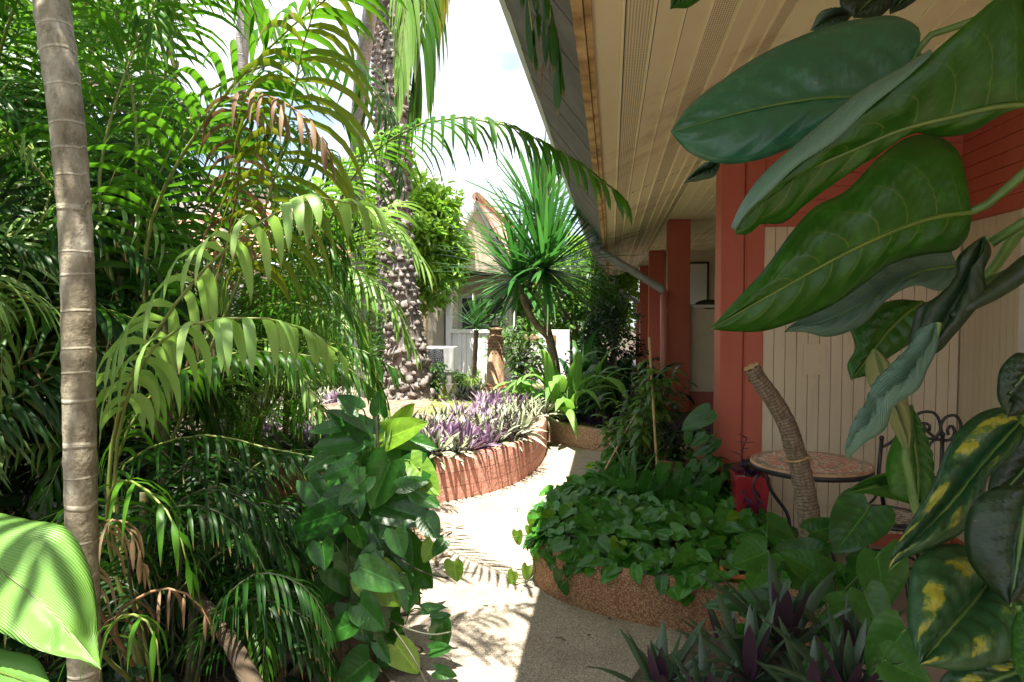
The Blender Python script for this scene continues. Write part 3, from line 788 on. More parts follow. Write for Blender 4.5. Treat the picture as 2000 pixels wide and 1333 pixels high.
# downpipes
for (ya, p0, p1, rad) in ((8.62, (1163, 484), (1297, 568), 0.048), (17.0, (1196, 556), (1246, 592), 0.05)):
    a = at(*p0, ya); c = at(*p1, ya)
    b = MB(); up = a + Vector((-0.03, 0, 0.16))
    b.tube([up, a + Vector((-0.01, 0, 0.05)), a + Vector((0.02, 0, -0.02)), c + Vector((-0.03, 0, 0.02)), c + Vector((0, 0, -0.02))], rad, 14, 0)
    b.tube([a + Vector((0.02, 0, -0.015)), a + Vector((0.06, 0, -0.035))], rad * 1.15, 14, 0)
    dp = obj('downpipe', b, M['grey'], house)
    b = MB(); b.tube([c + Vector((0.005, 0, -0.0)), Vector((c.x + 0.005, ya, 0.0))], rad * 1.02, 14, 0)
    obj('lower_pipe', b, M['red_pipe'], dp)

# ================================================================== PLANTERS
def wall_ring(name, pts, h, th, mat_, label, cat='planter', soil=None, soil_z=None, rimround=0.02, n=90, closed=True, batter=0.0, mound=0.0, group=None):
    c = sum((Vector((x, y, 0)) for x, y in pts), Vector((0, 0, 0))) / len(pts)
    P = [Vector((x, y, 0)) for x, y in pts]
    P = spline(P + [P[0]], n + 1)[:-1]
    ob = thing(name, label, cat, (c.x, c.y, 0), group)
    mb = MB(); rows = []; uvs = []; L = 0
    prof = [(0, 0), (-batter * 0.5, h * 0.5), (-batter, h - rimround), (-batter - rimround * 0.3, h - rimround * 0.3), (-batter - rimround, h), (-th + rimround, h), (-th, h - rimround), (-th, h - 0.12)]
    prof = prof[:5] + prof[5:]
    ins = []
    for i in range(n + 1):
        a = P[(i - 1) % n]; b_ = P[(i + 1) % n]; p = P[i % n]
        T = (b_ - a).normalized(); N_ = Vector((T.y, -T.x, 0))
        if (c - p).dot(N_) > 0: N_ = -N_
        if i: L += (p - P[(i - 1) % n]).length
        rows.append([p + N_ * o + Vector((0, 0, z)) for o, z in prof])
        uvs.append([(L, z - o * 0.3) for o, z in prof])
        if i < n: ins.append(p + N_ * (-th * 0.9))
    mb.grid(rows, uvs, 0.5, 0)
    obj('wall', mb, mat_, ob)
    sz = soil_z if soil_z is not None else h - 0.04
    mb = MB(); rows = []
    for k in range(7):
        f = 1 - k / 6.0
        rows.append([c + Vector(((q.x - c.x) * f, (q.y - c.y) * f, sz + mound * (1 - f * f) + 0.015 * mnoise.noise(Vector((q.x * f * 5, q.y * f * 5, k)))*(1 if k else 0))) for q in ins])
    mb.grid(rows, None, 0.5, 0, wrap=True)
    obj('soil', mb, soil or M['soil'], ob)
    return ob, P, c
# brick planter with the date palm
cx, cy, rx, ry = -2.28, 6.95, 1.60, 2.0
def sup(a, e=2.5):
    ca, sa = math.cos(a), math.sin(a)
    return (cx + rx * math.copysign(abs(ca) ** (2 / e), ca), cy + ry * math.copysign(abs(sa) ** (2 / e), sa))
brick_pl, _, _ = wall_ring('brick_planter', [sup(2 * math.pi * i / 24) for i in range(24)], 0.36, 0.09, M['brick'], 'round pink brick planter around the knobbly palm, striped with plant shadows', soil=M['dry_soil'], soil_z=0.33, mound=0.20)
# near kidney planter
kp = [(-0.44, 3.80), (-0.36, 3.60), (-0.10, 3.38), (0.135, 3.28), (0.5, 3.20), (0.95, 3.18), (1.12, 3.4), (1.02, 3.9), (0.80, 4.3), (0.66, 4.9), (0.64, 5.9), (0.40, 6.3), (0.05, 6.1), (-0.10, 5.5), (-0.25, 4.9), (-0.40, 4.3)]
near_pl, _, _ = wall_ring('stone_planter', kp, 0.25, 0.07, M['planter'], 'low curved brown pebble-faced planter in the foreground, filled with heart-leaved pothos', soil_z=0.21, mound=0.03, rimround=0.03, batter=0.01)
# far planter where the path bends
fp = [(-0.78, 7.95), (-0.45, 7.62), (0.02, 7.25), (0.45, 6.95), (0.66, 6.9), (0.66, 12.2), (-0.2, 12.4), (-1.6, 11.6), (-1.7, 10.2), (-1.2, 9.0)]
far_pl, _, _ = wall_ring('stone_planter', fp, 0.24, 0.10, M['planter_far'], 'long pale planter at the path bend, holding the spiky tree and purple border plants', soil_z=0.21, mound=0.04)

# ================================================================== BACKGROUND BUILDINGS
hb = thing('gabled_house', 'cream house with a white gable board and clay tile roof behind the leafy tree', 'house', (-3.2, 15, 0))
def bx(px0, px1, py0, py1, Ya, Yb, mb, mi=0):
    a = at(px0, py0, Ya); c = at(px1, py1, Ya)
    mb.box(min(a.x, c.x), max(a.x, c.x), Ya, Yb, max(0, min(a.z, c.z)), max(a.z, c.z), mi)
b = MB(); bx(560, 880, 520, 790, 15.0, 20.0, b)
ap = at(932, 405, 15.0); le = at(862, 520, 15.0); re = at(1003, 540, 15.0)
b.prism([(le.x, 15.0, le.z), (re.x, 15.0, re.z), (ap.x, 15.0, ap.z)], (0, 5, 0))
obj('wall', b, M['cream'], hb, smooth=False)
b = MB(); bx(835, 868, 520, 790, 14.6, 14.95, b); bx(874, 886, 520, 790, 14.5, 14.95, b)
obj('pillar', b, M['cream_light'], hb, smooth=False)
b = MB(); bx(868, 874, 520, 790, 14.55, 14.9, b); obj('drainpipe', b, M['grey'], hb, smooth=False)
b = MB(); bx(886, 1000, 540, 790, 16.0, 16.2, b); obj('back_wall', b, M['cream_light'], hb, smooth=False)
b = MB(); bx(893, 992, 575, 672, 15.9, 15.98, b); wf = obj('window', b, M['white'], hb, smooth=False)
b = MB(); bx(903, 982, 583, 655, 15.86, 15.9, b); obj('pane', b, M['glass'], wf, smooth=False)
b = MB()
for s_, e_ in ((ap, le), (ap, re)):
    d = (e_ - s_)
    b.prism([(s_.x, 14.93, s_.z), (s_.x, 14.93, s_.z + 0.16), (e_.x, 14.93, e_.z + 0.14), (e_.x, 14.93, e_.z)], (0, 0.06, 0))
obj('gable_board', b, M['white'], hb, smooth=False)
b = MB()
lft = at(640, 440, 15.5)
# tiled slopes with overlapping courses
for c_ in range(9):
    f0, f1 = c_ / 9, (c_ + 1) / 9
    za, zb = 2.75 + (ap.z + 0.12 - 2.75) * f0, 2.75 + (ap.z + 0.12 - 2.75) * f1
    ya, yb = 14.75 + 3.5 * f0, 14.75 + 3.5 * f1
    x = -9.0
    while x < ap.x - 0.1:
        b.prism([(x, ya - 0.05, za + 0.05), (x, yb, zb + 0.02), (x, yb, zb - 0.03), (x, ya - 0.05, za)], (0.27, 0, 0)); x += 0.285
b.tube([(ap.x + 0.02, 14.8, ap.z + 0.2), (ap.x + 0.02, 20, ap.z + 0.2)], 0.10, 10)
b.prism([(ap.x, 14.8, ap.z + 0.15), (re.x + 0.1, 14.8, re.z + 0.13), (re.x + 0.1, 14.8, re.z + 0.19), (ap.x, 14.8, ap.z + 0.22)], (0, 5.2, 0))
obj('roof', b, M['rooftile'], hb, smooth=False)

hc = thing('tiled_house', 'ochre house with pinkish clay tiles glimpsed through the palm fronds on the left', 'house', (-7.5, 13, 0))
b = MB(); bx(300, 660, 520, 790, 13.0, 18.0, b); obj('wall', b, M['cream'], hb if False else hc, smooth=False)
b = MB()
for c_ in range(8):
    f0, f1 = c_ / 8, (c_ + 1) / 8
    za, zb = 2.55 + 1.5 * f0, 2.55 + 1.5 * f1; ya, yb = 12.5 + 2.6 * f0, 12.5 + 2.6 * f1
    x = -10.5
    while x < -4.9:
        b.prism([(x, ya - 0.05, za + 0.06), (x, yb, zb + 0.02), (x, yb, zb - 0.03), (x, ya - 0.05, za)], (0.24, 0, 0)); x += 0.255
obj('roof', b, M['rooftile'], hc, smooth=False)
b = MB(); bx(330, 490, 345, 430, 14.5, 16.5, b); obj('roof_turret', b, M['greyroof'], hc, smooth=False)
for px_ in (475, 520, 565, 610):
    b = MB(); bx(px_, px_ + 26, 590, 660, 12.93, 12.99, b); w_ = obj('window', b, M['white'], hc, smooth=False)
    b = MB(); bx(px_ + 4, px_ + 22, 594, 656, 12.9, 12.93, b); obj('pane', b, M['glass'], w_, smooth=False)
b = MB(); bx(440, 660, 548, 560, 12.9, 12.99, b); obj('fascia', b, M['white'], hc, smooth=False)

# white plank fence / gate
fe = thing('white_fence', 'white upright-plank fence with a flat top rail behind the clay lamp pillar', 'fence', (-3.0, 13.2, 0))
b = MB(); xa = at(884, 700, 13.2).x; xb_ = at(1005, 700, 13.2).x; x = xa
while x < xb_:
    b.box(x, x + 0.088, 13.2, 13.23, 0.0, 1.10); x += 0.095
obj('planks', b, M['white'], fe, smooth=False)
b = MB(); b.box(xa - 0.05, xb_ + 0.05, 13.17, 13.26, 1.10, 1.17); obj('rail', b, M['white'], fe, smooth=False)
b = MB(); b.box(xa - 0.12, xa - 0.02, 13.15, 13.28, 0, 2.4); obj('post', b, M['white'], fe, smooth=False)
lw = thing('garden_wall', 'low whitewashed wall with a terracotta niche right of the lamp pillar', 'wall', (-1.2, 13.6, 0))
b = MB(); bx(1008, 1112, 668, 790, 13.6, 13.85, b); bx(1050, 1112, 645, 669, 13.6, 13.84, b)
obj('masonry', b, M['white'], lw, smooth=False)
b = MB(); bx(1072, 1086, 655, 667, 13.57, 13.6, b); obj('niche', b, M['terracotta'], lw, smooth=False)
b = MB(); bx(1000, 1052, 655, 668, 13.58, 13.86, b); obj('coping', b, M['terra_pale'], lw, smooth=False)

# air conditioner
ac = thing('air_conditioner', 'white outdoor air-conditioning unit with black fan grille beside the knobbly palm', 'air conditioner', tuple(at(862, 730, 11.6)))
b = MB(); bx(828, 886, 678, 728, 11.6, 11.9, b); obj('casing', b, M['white'], ac, smooth=False, bevel=0.008)
b = MB(); bx(831, 866, 682, 725, 11.585, 11.598, b); obj('grille', b, M['darkback'], ac, smooth=False)
b = MB(); ce = at(849, 703, 11.57)
for k in range(1, 6): b.tube([(ce.x + 0.034 * k * math.cos(t * math.pi / 12), 11.575, ce.z + 0.034 * k * math.sin(t * math.pi / 12)) for t in range(25)], 0.003, 5)
for k in range(-5, 6): b.box(ce.x - 0.15, ce.x + 0.15, 11.574, 11.58, ce.z + k * 0.034 - 0.002, ce.z + k * 0.034 + 0.002)
obj('fan_guard', b, M['grey'], ac)
b = MB(); bx(832, 842, 728, 750, 11.62, 11.88, b); bx(872, 882, 728, 750, 11.62, 11.88, b); bx(820, 892, 750, 790, 11.55, 11.95, b); obj('stand', b, M['concrete'], ac, smooth=False)

# lamp pillar
pl = gnd(968, 815, 0.25); pl = Vector((at(968, 790, 10.4).x, 10.4, 0.0))
lp = thing('lamp_pillar', 'tapered terracotta chimney-pot pillar pierced with small holes and topped by a black lantern', 'garden lamp', tuple(pl))
b = MB(); b.lathe([(0.0, 0.36), (0.165, 0.36), (0.16, 0.40), (0.135, 0.42), (0.14, 0.75), (0.128, 0.76), (0.122, 1.12), (0.125, 1.14), (0.095, 1.15), (0.095, 1.22), (0.115, 1.23), (0.115, 1.26), (0.06, 1.27), (0.0, 1.27)], pl, 24)
pc = obj('pillar', b, M['terra_pale'], lp)
b = MB()
for rr_, z in enumerate((0.88, 0.93, 0.98, 1.03, 1.08)):
    for k in range(14):
        a = (k + 0.5 * (rr_ % 2)) * 2 * math.pi / 14
        d = Vector((math.cos(a), math.sin(a), 0)); q = pl + d * (0.1255) + Vector((0, 0, z))
        b.tube([q - d * 0.01, q + d * 0.003], 0.010, 6)
obj('vent_holes', b, M['darkback'], pc)
b = MB(); b.box(pl.x - 0.20, pl.x + 0.20, 10.2, 10.6, 0.20, 0.36); b.box(pl.x - 0.24, pl.x + 0.24, 10.16, 10.64, 0, 0.205)
obj('plinth', b, M['terra_pale'], lp, smooth=False, bevel=0.01)
z0 = 1.27
b = MB(); b.box(pl.x - 0.05, pl.x + 0.05, 10.35, 10.45, z0, z0 + 0.02); b.box(pl.x - 0.09, pl.x + 0.09, 10.31, 10.49, z0 + 0.135, z0 + 0.155)
b.prism([(pl.x - 0.085, 10.315, z0 + 0.155), (pl.x + 0.085, 10.315, z0 + 0.155), (pl.x + 0.05, 10.35, z0 + 0.185), (pl.x - 0.05, 10.35, z0 + 0.185)], (0, 0.13, 0))
for sx in (-0.06, 0.052):
    for sy in (-0.06, 0.052): b.box(pl.x + sx, pl.x + sx + 0.008, 10.4 + sy, 10.4 + sy + 0.008, z0 + 0.02, z0 + 0.135)
b.box(pl.x - 0.06, pl.x + 0.06, 10.34, 10.46, z0 + 0.018, z0 + 0.03); b.box(pl.x - 0.004, pl.x + 0.004, 10.337, 10.343, z0 + 0.03, z0 + 0.135)
ln = obj('lantern', b, M['iron'], lp, smooth=False)
b = MB(); b.box(pl.x - 0.05, pl.x + 0.05, 10.35, 10.45, z0 + 0.03, z0 + 0.133); obj('glass', b, M['frosted'], ln, smooth=False)

# ---------------------------------------------------------------- pots
def pot(c, r, h, m, label, rim=0.012, taper=0.72, name='plant_pot', cat='pot', group=None, soil=True):
    t = thing(name, label, cat, tuple(c), group)
    b = MB(); b.lathe([(0, 0.002), (r * taper, 0), (r * 0.94, h * 0.82), (r * 0.95, h * 0.84), (r + rim, h * 0.85), (r + rim, h), (r - 0.004, h), (r - 0.012, h * 0.88), (0, h * 0.88)], c, 28)
    obj('body', b, m, t)
    b = MB(); b.disc((c[0], c[1], c[2] + h * 0.89), r * 0.93, 24); obj('potting_soil', b, M['soil'], t)
    return t
P_clay = at(1317, 905, 4.95); pot((P_clay.x, P_clay.y, P_clay.z - 0.14), 0.085, 0.17, M['terracotta'], 'small terracotta pot with a rolled rim beside the second red post')
pot(tuple(at(1442, 1140, 3.35) - Vector((0, 0, 0.10))), 0.075, 0.17, M['terra_orange'], 'bright orange clay pot half hidden by leaves at the planter edge')
pot(tuple(Vector((at(924, 780, 9.6).x, 9.6, 0.16))), 0.15, 0.24, M['terra_pale'], 'ribbed buff pot with grassy plant left of the lamp pillar')
pot(tuple(Vector((at(1018, 745, 10.9).x, 10.9, 0.25))), 0.14, 0.20, M['terracotta'], 'dark terracotta bowl with a thin shrub right of the lamp pillar')
pot(tuple(Vector((at(872, 790, 9.2).x, 9.2, 0.14))), 0.11, 0.17, M['terracotta'], 'reddish pot with a bromeliad at the foot of the knobbly palm')
pot(tuple(Vector((at(480, 800, 6.8).x, 6.8, 0.0))), 0.24, 0.62, M['blue_glaze'], 'tall turquoise-blue glazed pot behind the palm fronds')
pot(tuple(Vector((at(990, 850, 9.0).x, 9.0, 0.0))), 0.24, 0.30, M['terra_pale'], 'wide buff clay urn on the ground in front of the lamp pillar')
# tall red pot: square taper
c = at(1463, 1045, 4.25)
tr = thing('tall_pot', 'tall tapered crimson glazed pot beside the red post', 'pot', (c.x, c.y, 0))
b = MB(); rows = []
for z, r in ((0.0, 0.055), (0.02, 0.06), (0.50, 0.098), (0.53, 0.100), (0.53, 0.086), (0.49, 0.084)):
    rows.append([(c.x + r * (1 if j in (0, 3) else -1) * (1.0), c.y + r * (1 if j < 2 else -1), z) for j in range(4)])
b.grid(rows, None, 0.5, 0, wrap=True)
obj('body', b, M['red_glaze'], tr, smooth=False, bevel=0.008)
b = MB(); b.box(c.x - 0.084, c.x + 0.084, c.y - 0.084, c.y + 0.084, 0.46, 0.50); obj('pebbles', b, M['pebble'], tr)
TALL = Vector((c.x, c.y, 0.50))

# ================================================================== TABLE AND CHAIR
tcx = at(1583, 888, 3.75); TX, TY = tcx.x, 3.75; TZ = 0.715
tb = thing('bistro_table', 'round bistro table with red mosaic top on curved black iron legs', 'table', (TX, TY, 0))
b = MB(); b.lathe([(0, TZ - 0.006), (0.292, TZ - 0.006), (0.298, TZ - 0.012), (0.302, TZ - 0.035), (0.285, TZ - 0.035), (0.283, TZ - 0.015), (0, TZ - 0.015)], (TX, TY, 0), 56)
obj('rim', b, M['iron'], tb)
b = MB(); b.disc((TX, TY, TZ), 0.293, 56)
obj('mosaic_top', b, M['mosaic_red'], tb)
b = MB(); b.lathe([(0.286, TZ - 0.004), (0.288, TZ + 0.002), (0.297, TZ + 0.002), (0.3, TZ - 0.01)], (TX, TY, 0), 56); obj('edge_band', b, M['terra_pale'], tb)
for k in range(3):
    a = math.radians(200 + 120 * k); d = Vector((math.cos(a), math.sin(a), 0)); o_ = Vector((TX, TY, 0))
    b = MB(); b.tube(spline([o_ + d * 0.26 + Vector((0, 0, TZ - 0.04)), o_ + d * 0.235 + Vector((0, 0, TZ - 0.12)), o_ + d * 0.12 + Vector((0, 0, 0.42)), o_ + d * 0.13 + Vector((0, 0, 0.24)), o_ + d * 0.24 + Vector((0, 0, 0.06)), o_ + d * 0.30 + Vector((0, 0, 0.018))], 22), 0.009, 8)
    b.tube(spline([o_ + d * 0.30 + Vector((0, 0, TZ - 0.05)), o_ + d * 0.33 + Vector((0, 0, TZ - 0.10)), o_ + d * 0.29 + Vector((0, 0, TZ - 0.17))], 8), 0.006, 6)
    obj('leg', b, M['iron'], tb)
b = MB(); b.tube([(TX + 0.19 * math.cos(t * math.pi / 16), TY + 0.19 * math.sin(t * math.pi / 16), 0.15) for t in range(33)], 0.007, 8)
obj('brace_ring', b, M['iron'], tb)
st = MB(); q = at(1573, 878, 3.70); st.blob((q.x - 0.0, 3.72, TZ + 0.026), 0.034, 0.030, 0.026, 14, 9, 0.15, 3)
tag(obj('round_stone', st, M['stone'], org=(q.x, 3.72, TZ)), 'small tan rounded stone lying on the mosaic table behind the cut trunk', 'stone')

CX, CY = 1.42, 3.74
ch = thing('iron_chair', 'black wrought-iron chair with scrolled back and black-and-white mosaic seat', 'chair', (CX, CY, 0))
b = MB(); b.lathe([(0, 0.425), (0.17, 0.425), (0.205, 0.43), (0.212, 0.44), (0.205, 0.452), (0.16, 0.452), (0.155, 0.446), (0, 0.446)], (CX, CY, 0), 40); obj('seat_rim', b, M['iron'], ch)
b = MB(); b.disc((CX, CY, 0.4535), 0.158, 40); obj('mosaic_seat', b, M['mosaic_bw'], ch)
lA = Vector((1.47, 3.92, 0.44)); tA = Vector((1.53, 3.98, 0.72)); lB = Vector((1.62, 3.70, 0.44)); tB = Vector((1.90, 3.90, 0.72))
for (dx, dy) in ((-0.15, -0.12), (0.02, -0.19), (0.18, 0.06), (-0.06, 0.18)):
    b = MB(); b.tube(spline([(CX + dx * 0.9, CY + dy * 0.9, 0.43), (CX + dx * 0.95, CY + dy * 0.95, 0.25), (CX + dx * 1.3, CY + dy * 1.3, 0.012)], 8), 0.010, 8)
    obj('leg', b, M['iron'], ch)
b = MB(); b.tube([(CX + 0.14 * math.cos(t * math.pi / 12), CY + 0.14 * math.sin(t * math.pi / 12), 0.22) for t in range(25)], 0.006, 6); obj('brace_ring', b, M['iron'], ch)
b = MB()
def chp(x, y): return at(x, y, 3.92 - (x - 1720) * 0.0004)
b.tube([lA, chp(1716, 925), chp(1722, 858)], 0.011, 8); b.blob(chp(1722, 856), 0.014, 0.014, 0.014, 8, 6, 0)
b.tube([chp(1838, 990), chp(1838, 930), chp(1841, 850)], 0.011, 8); b.blob(chp(1841, 849), 0.014, 0.014, 0.014, 8, 6, 0)
b.tube(spline([chp(1722, 874), chp(1738, 866), chp(1755, 850), chp(1775, 825), chp(1800, 806), chp(1822, 806), chp(1836, 826), chp(1834, 848), chp(1818, 858), chp(1802, 850), chp(1796, 836), chp(1804, 827), chp(1815, 831), chp(1815, 842)], 46), 0.008, 8)
b.tube(spline([chp(1800, 826), chp(1815, 846), chp(1838, 860), chp(1858, 858), chp(1864, 840), chp(1858, 832), chp(1851, 838), chp(1852, 850)], 26), 0.008, 8)
b.tube(spline([chp(1841, 850), chp(1838, 830), chp(1850, 814), chp(1866, 812), chp(1876, 826), chp(1876, 850), chp(1890, 880), chp(1905, 900)], 26), 0.008, 8)
b.tube(spline([chp(1812, 930), chp(1812, 880), chp(1822, 862), chp(1840, 858)], 14), 0.007, 8)
b.tube([chp(1900, 985), chp(1905, 900)], 0.011, 8); b.tube([chp(1716, 930), chp(1812, 932), chp(1900, 936)], 0.007, 8)
obj('scrolled_back', b, M['iron'], ch)
# second chair, mostly hidden: upright dark slats
c2 = thing('iron_chair', 'dark iron chair at the right edge, only its slatted back showing behind the big leaves', 'chair', (2.0, 3.25, 0))
b = MB()
for px_ in (1945, 1962, 1980, 1998, 2016): b.tube([at(px_, 900, 3.25), at(px_, 1010, 3.25)], 0.008, 6)
b.tube([at(1938, 900, 3.25), at(2060, 893, 3.25)], 0.011, 8); b.tube([at(1938, 1012, 3.25), at(2060, 1014, 3.25)], 0.011, 8)
obj('backrest', b, M['iron'], c2)
sx_ = at(2000, 1012, 3.25)
b = MB(); b.box(sx_.x - 0.2, sx_.x + 0.2, 2.85, 3.25, 0.44, 0.47); obj('seat', b, M['iron'], c2, bevel=0.02)
for dx in (-0.18, 0.18):
    for yy in (2.88, 3.22):
        b = MB(); b.tube([(sx_.x + dx, yy, 0.44), (sx_.x + dx * 1.1, yy, 0.012)], 0.011, 8); obj('leg', b, M['iron'], c2)

# ================================================================== GIANT CLIMBER, FOREGROUND RIGHT
gp = thing('giant_pothos', 'giant pothos climber with huge glossy leaves reaching in from the right over the veranda', 'climbing plant', (1.05, 1.0, 0))
b = MB(); b.tube(spline([(1.05, 1.0, 0), (1.02, 1.05, 0.7), (1.08, 1.1, 1.4), (1.02, 1.15, 2.1), (1.05, 1.1, 2.6)], 30), 0.05, 12, wob=lambda i, j: 1 + 0.15 * math.sin(i * 1.3 + j))
obj('stem', b, M['dark_wood'], gp)
STEM = lambda z: Vector((1.03, 1.08, z))
def big(mid, left, right, m, label=None, Y=(1.2, 1.1), pet=None, pw=0.009, tint=0.5, dl=0.0, dr=0.0, bulge=0.014, corr=0.0035, nv=9, pm='stem', N=40, flap=None):
    """mid/left/right pixel outlines base -> tip; dl, dr push the edges away (+) or nearer (-)"""
    def conv(lst, off):
        out = []
        for i, p in enumerate(lst):
            f = i / (len(lst) - 1)
            Yv = p[2] if len(p) > 2 else Y[0] + (Y[1] - Y[0]) * f + off * math.sin(math.pi * f) ** 0.7
            out.append(at(p[0], p[1], Yv))
        return out
    mb = MB(); traced(mb, conv(mid, 0), conv(left, dl), conv(right, dr), N=N, bulge=bulge, corr=corr, nv=nv, tint=tint, seed=len(gp.children))
    # midrib
    o = obj('leaf', mb, M[m], gp, solidify=0.0006)
    if label: o['label'] = label
    rb = MB(); mp_ = spline(conv(mid, 0), 20)
    rb.tube([p + Vector((0, -0.002, -0.001)) for p in mp_], [0.0042 * (1 - i / 21) + 0.0006 for i in range(20)], 6, caps=False)
    obj('midrib', rb, M[pm] if m != 'big_under' else MIDRIB, o)
    if pet:
        pb = MB(); pts = spline([conv(mid[:1] + mid[1:2], 0)[0]] + [q if isinstance(q, Vector) else at(*(q if len(q) == 3 else (*q, Y[0]))) for q in pet], 18)
        pb.tube(pts, [pw * (0.7 + 0.5 * i / 17) for i in range(18)], 10)
        obj('leaf_stalk', pb, M[pm], gp)
    return o
MIDRIB = solid('pale_midrib', (0.055, 0.10, 0.010), (0.08, 0.13, 0.014), 20, 0.4, 0)

big([(1795, 95), (1765, 150), (1700, 186), (1600, 192), (1500, 208), (1400, 232), (1310, 258)],
    [(1795, 95), (1795, 55), (1755, 33), (1690, 36), (1600, 58), (1500, 100), (1410, 158), (1345, 208), (1310, 258)],
    [(1795, 95), (1808, 130), (1770, 175), (1700, 222), (1600, 272), (1540, 292), (1490, 311), (1400, 320), (1345, 298), (1310, 258)],
    'big_top', 'glossy topmost leaf coloured blue-green by painted sky sheen, its tip to the left', Y=(1.28, 1.18), dl=0.05, dr=-0.02, pet=[(1800, 80, 1.29), (1880, 48, 1.27), (1985, 10, 1.22), STEM(2.25)], pw=0.008, corr=0.003, nv=8)
big([(2010, 204), (1950, 208), (1860, 228), (1760, 253), (1660, 295), (1560, 340), (1490, 385), (1437, 445)],
    [(2010, 204), (2015, 60), (1985, -30), (1940, 0), (1870, 62), (1800, 125), (1700, 205), (1600, 290), (1520, 350), (1465, 400), (1437, 445)],
    [(2010, 204), (1960, 222), (1900, 258), (1840, 268), (1770, 258), (1700, 300), (1640, 350), (1570, 400), (1528, 436), (1480, 440), (1465, 456), (1437, 458)],
    'big_under', 'long green leaf seen from beneath, its near edge folded back and painted pale blue for sky sheen', Y=(1.05, 1.02), dl=-0.03, dr=0.05, pet=[(2040, 205, 1.06), STEM(2.0)], pw=0.011, nv=8)
# folded-over edge of that leaf, sky sheen put into its pale colour
fb = MB()
ou = [(1815, 98), (1760, 132), (1690, 172), (1600, 245), (1540, 295), (1480, 352), (1440, 415), (1428, 445)]
inn = [(1815, 112), (1768, 155), (1704, 206), (1624, 280), (1560, 322), (1500, 378), (1455, 420), (1434, 452)]
A = spline([at(x, y, 1.01) for x, y in ou], 30); B = spline([at(x, y, 0.985) for x, y in inn], 30)
rows = []; uvs = []
for i in range(30):
    rows.append([A[i].lerp(B[i], s / 6) + Vector((0, -0.008 * math.sin(math.pi * s / 6), 0)) for s in range(7)]); uvs.append([(s / 6 * 0.4 + 0.5, i / 29) for s in range(7)])
fb.grid(rows, uvs, 0.9)
o = obj('folded_edge', fb, M['big_grey'], gp, solidify=0.001)
big([(1895, 415), (1830, 423), (1760, 445), (1700, 470), (1620, 510), (1540, 555), (1460, 600), (1387, 643)],
    [(1895, 415), (1888, 350), (1866, 290), (1825, 264), (1775, 268), (1720, 305), (1650, 375), (1590, 405), (1545, 455), (1490, 530), (1430, 595), (1387, 643)],
    [(1895, 415), (1893, 455), (1868, 488), (1810, 497), (1745, 515), (1680, 560), (1620, 600), (1560, 625), (1490, 647), (1430, 648), (1387, 643)],
    'big_under', 'broad green leaf in the middle, seen from beneath with pale side veins', Y=(1.15, 1.02), dl=0.03, dr=0.04, pet=[(1920, 405, 1.16), (1965, 370, 1.14), (2010, 330, 1.12), STEM(1.85)], pw=0.009)
big([(1868, 520), (1800, 530), (1740, 560), (1690, 590), (1620, 625), (1532, 648)],
    [(1868, 520), (1850, 480), (1790, 480), (1720, 510), (1650, 560), (1580, 610), (1532, 648)],
    [(1868, 520), (1868, 552), (1835, 568), (1790, 558), (1730, 588), (1690, 630), (1650, 650), (1610, 657), (1575, 648), (1532, 648)],
    'big_grey', 'wavy leaf with painted blue-grey sky sheen tucked behind the broad middle leaf', Y=(1.3, 1.2), dl=0.03, dr=-0.02, pet=[(1900, 540, 1.3), (2000, 440, 1.2)])
big([(1800, 590), (1770, 610), (1730, 650), (1700, 690), (1662, 742)],
    [(1800, 590), (1760, 585), (1700, 600), (1665, 615), (1660, 645), (1670, 680), (1655, 715), (1662, 742)],
    [(1800, 590), (1830, 600), (1820, 640), (1780, 670), (1735, 700), (1700, 730), (1662, 742)],
    'big_under', 'smaller drooping green leaf with its blunt tip above the stone-topped table', Y=(1.35, 1.28), dr=0.03)
big([(1925, 462), (1915, 510), (1890, 560), (1860, 610), (1830, 660), (1790, 700)],
    [(1925, 462), (1895, 480), (1868, 510), (1872, 545), (1840, 585), (1795, 600), (1780, 640), (1775, 680), (1790, 700)],
    [(1925, 462), (1936, 490), (1922, 530), (1925, 570), (1900, 610), (1860, 660), (1830, 690), (1790, 700)],
    'big_dark', 'dark shaded leaf folded like an elbow', Y=(1.1, 1.05), dl=0.02, dr=-0.02, bulge=0.02, corr=0.001)
b = MB(); b.tube(spline([at(1860, 620, 1.05), at(1905, 590, 1.06), at(1940, 570, 1.07), at(1975, 545, 1.08), at(2020, 510, 1.08), STEM(1.55)], 18), [0.006 + 0.010 * math.sin(math.pi * min(1, i / 9)) if i < 9 else 0.012 for i in range(18)], 10)
obj('leaf_stalk', b, M['big_dark'], gp)
b = MB(); b.tube(spline([at(1920, 555, 1.12), at(1960, 535, 1.12), at(2010, 522, 1.12), STEM(1.6)], 12), 0.0065, 8); obj('leaf_stalk', b, M['stem'], gp)
b = MB(); b.tube(spline([at(1935, 475, 1.15), at(1975, 450, 1.14), at(2015, 425, 1.12), STEM(1.75)], 12), 0.0075, 8); obj('leaf_stalk', b, M['stem'], gp)
big([(1832, 630), (1815, 690), (1780, 740), (1740, 780), (1700, 830), (1655, 897)],
    [(1832, 630), (1795, 640), (1775, 680), (1735, 720), (1700, 765), (1702, 790), (1672, 820), (1662, 855), (1655, 897)],
    [(1832, 630), (1830, 680), (1812, 720), (1795, 760), (1745, 795), (1730, 840), (1690, 865), (1668, 885), (1655, 897)],
    'big_grey', 'grey-green leaf twisting down to a tip over the table edge', Y=(1.02, 0.98), dl=0.03, dr=-0.02, bulge=0.018)
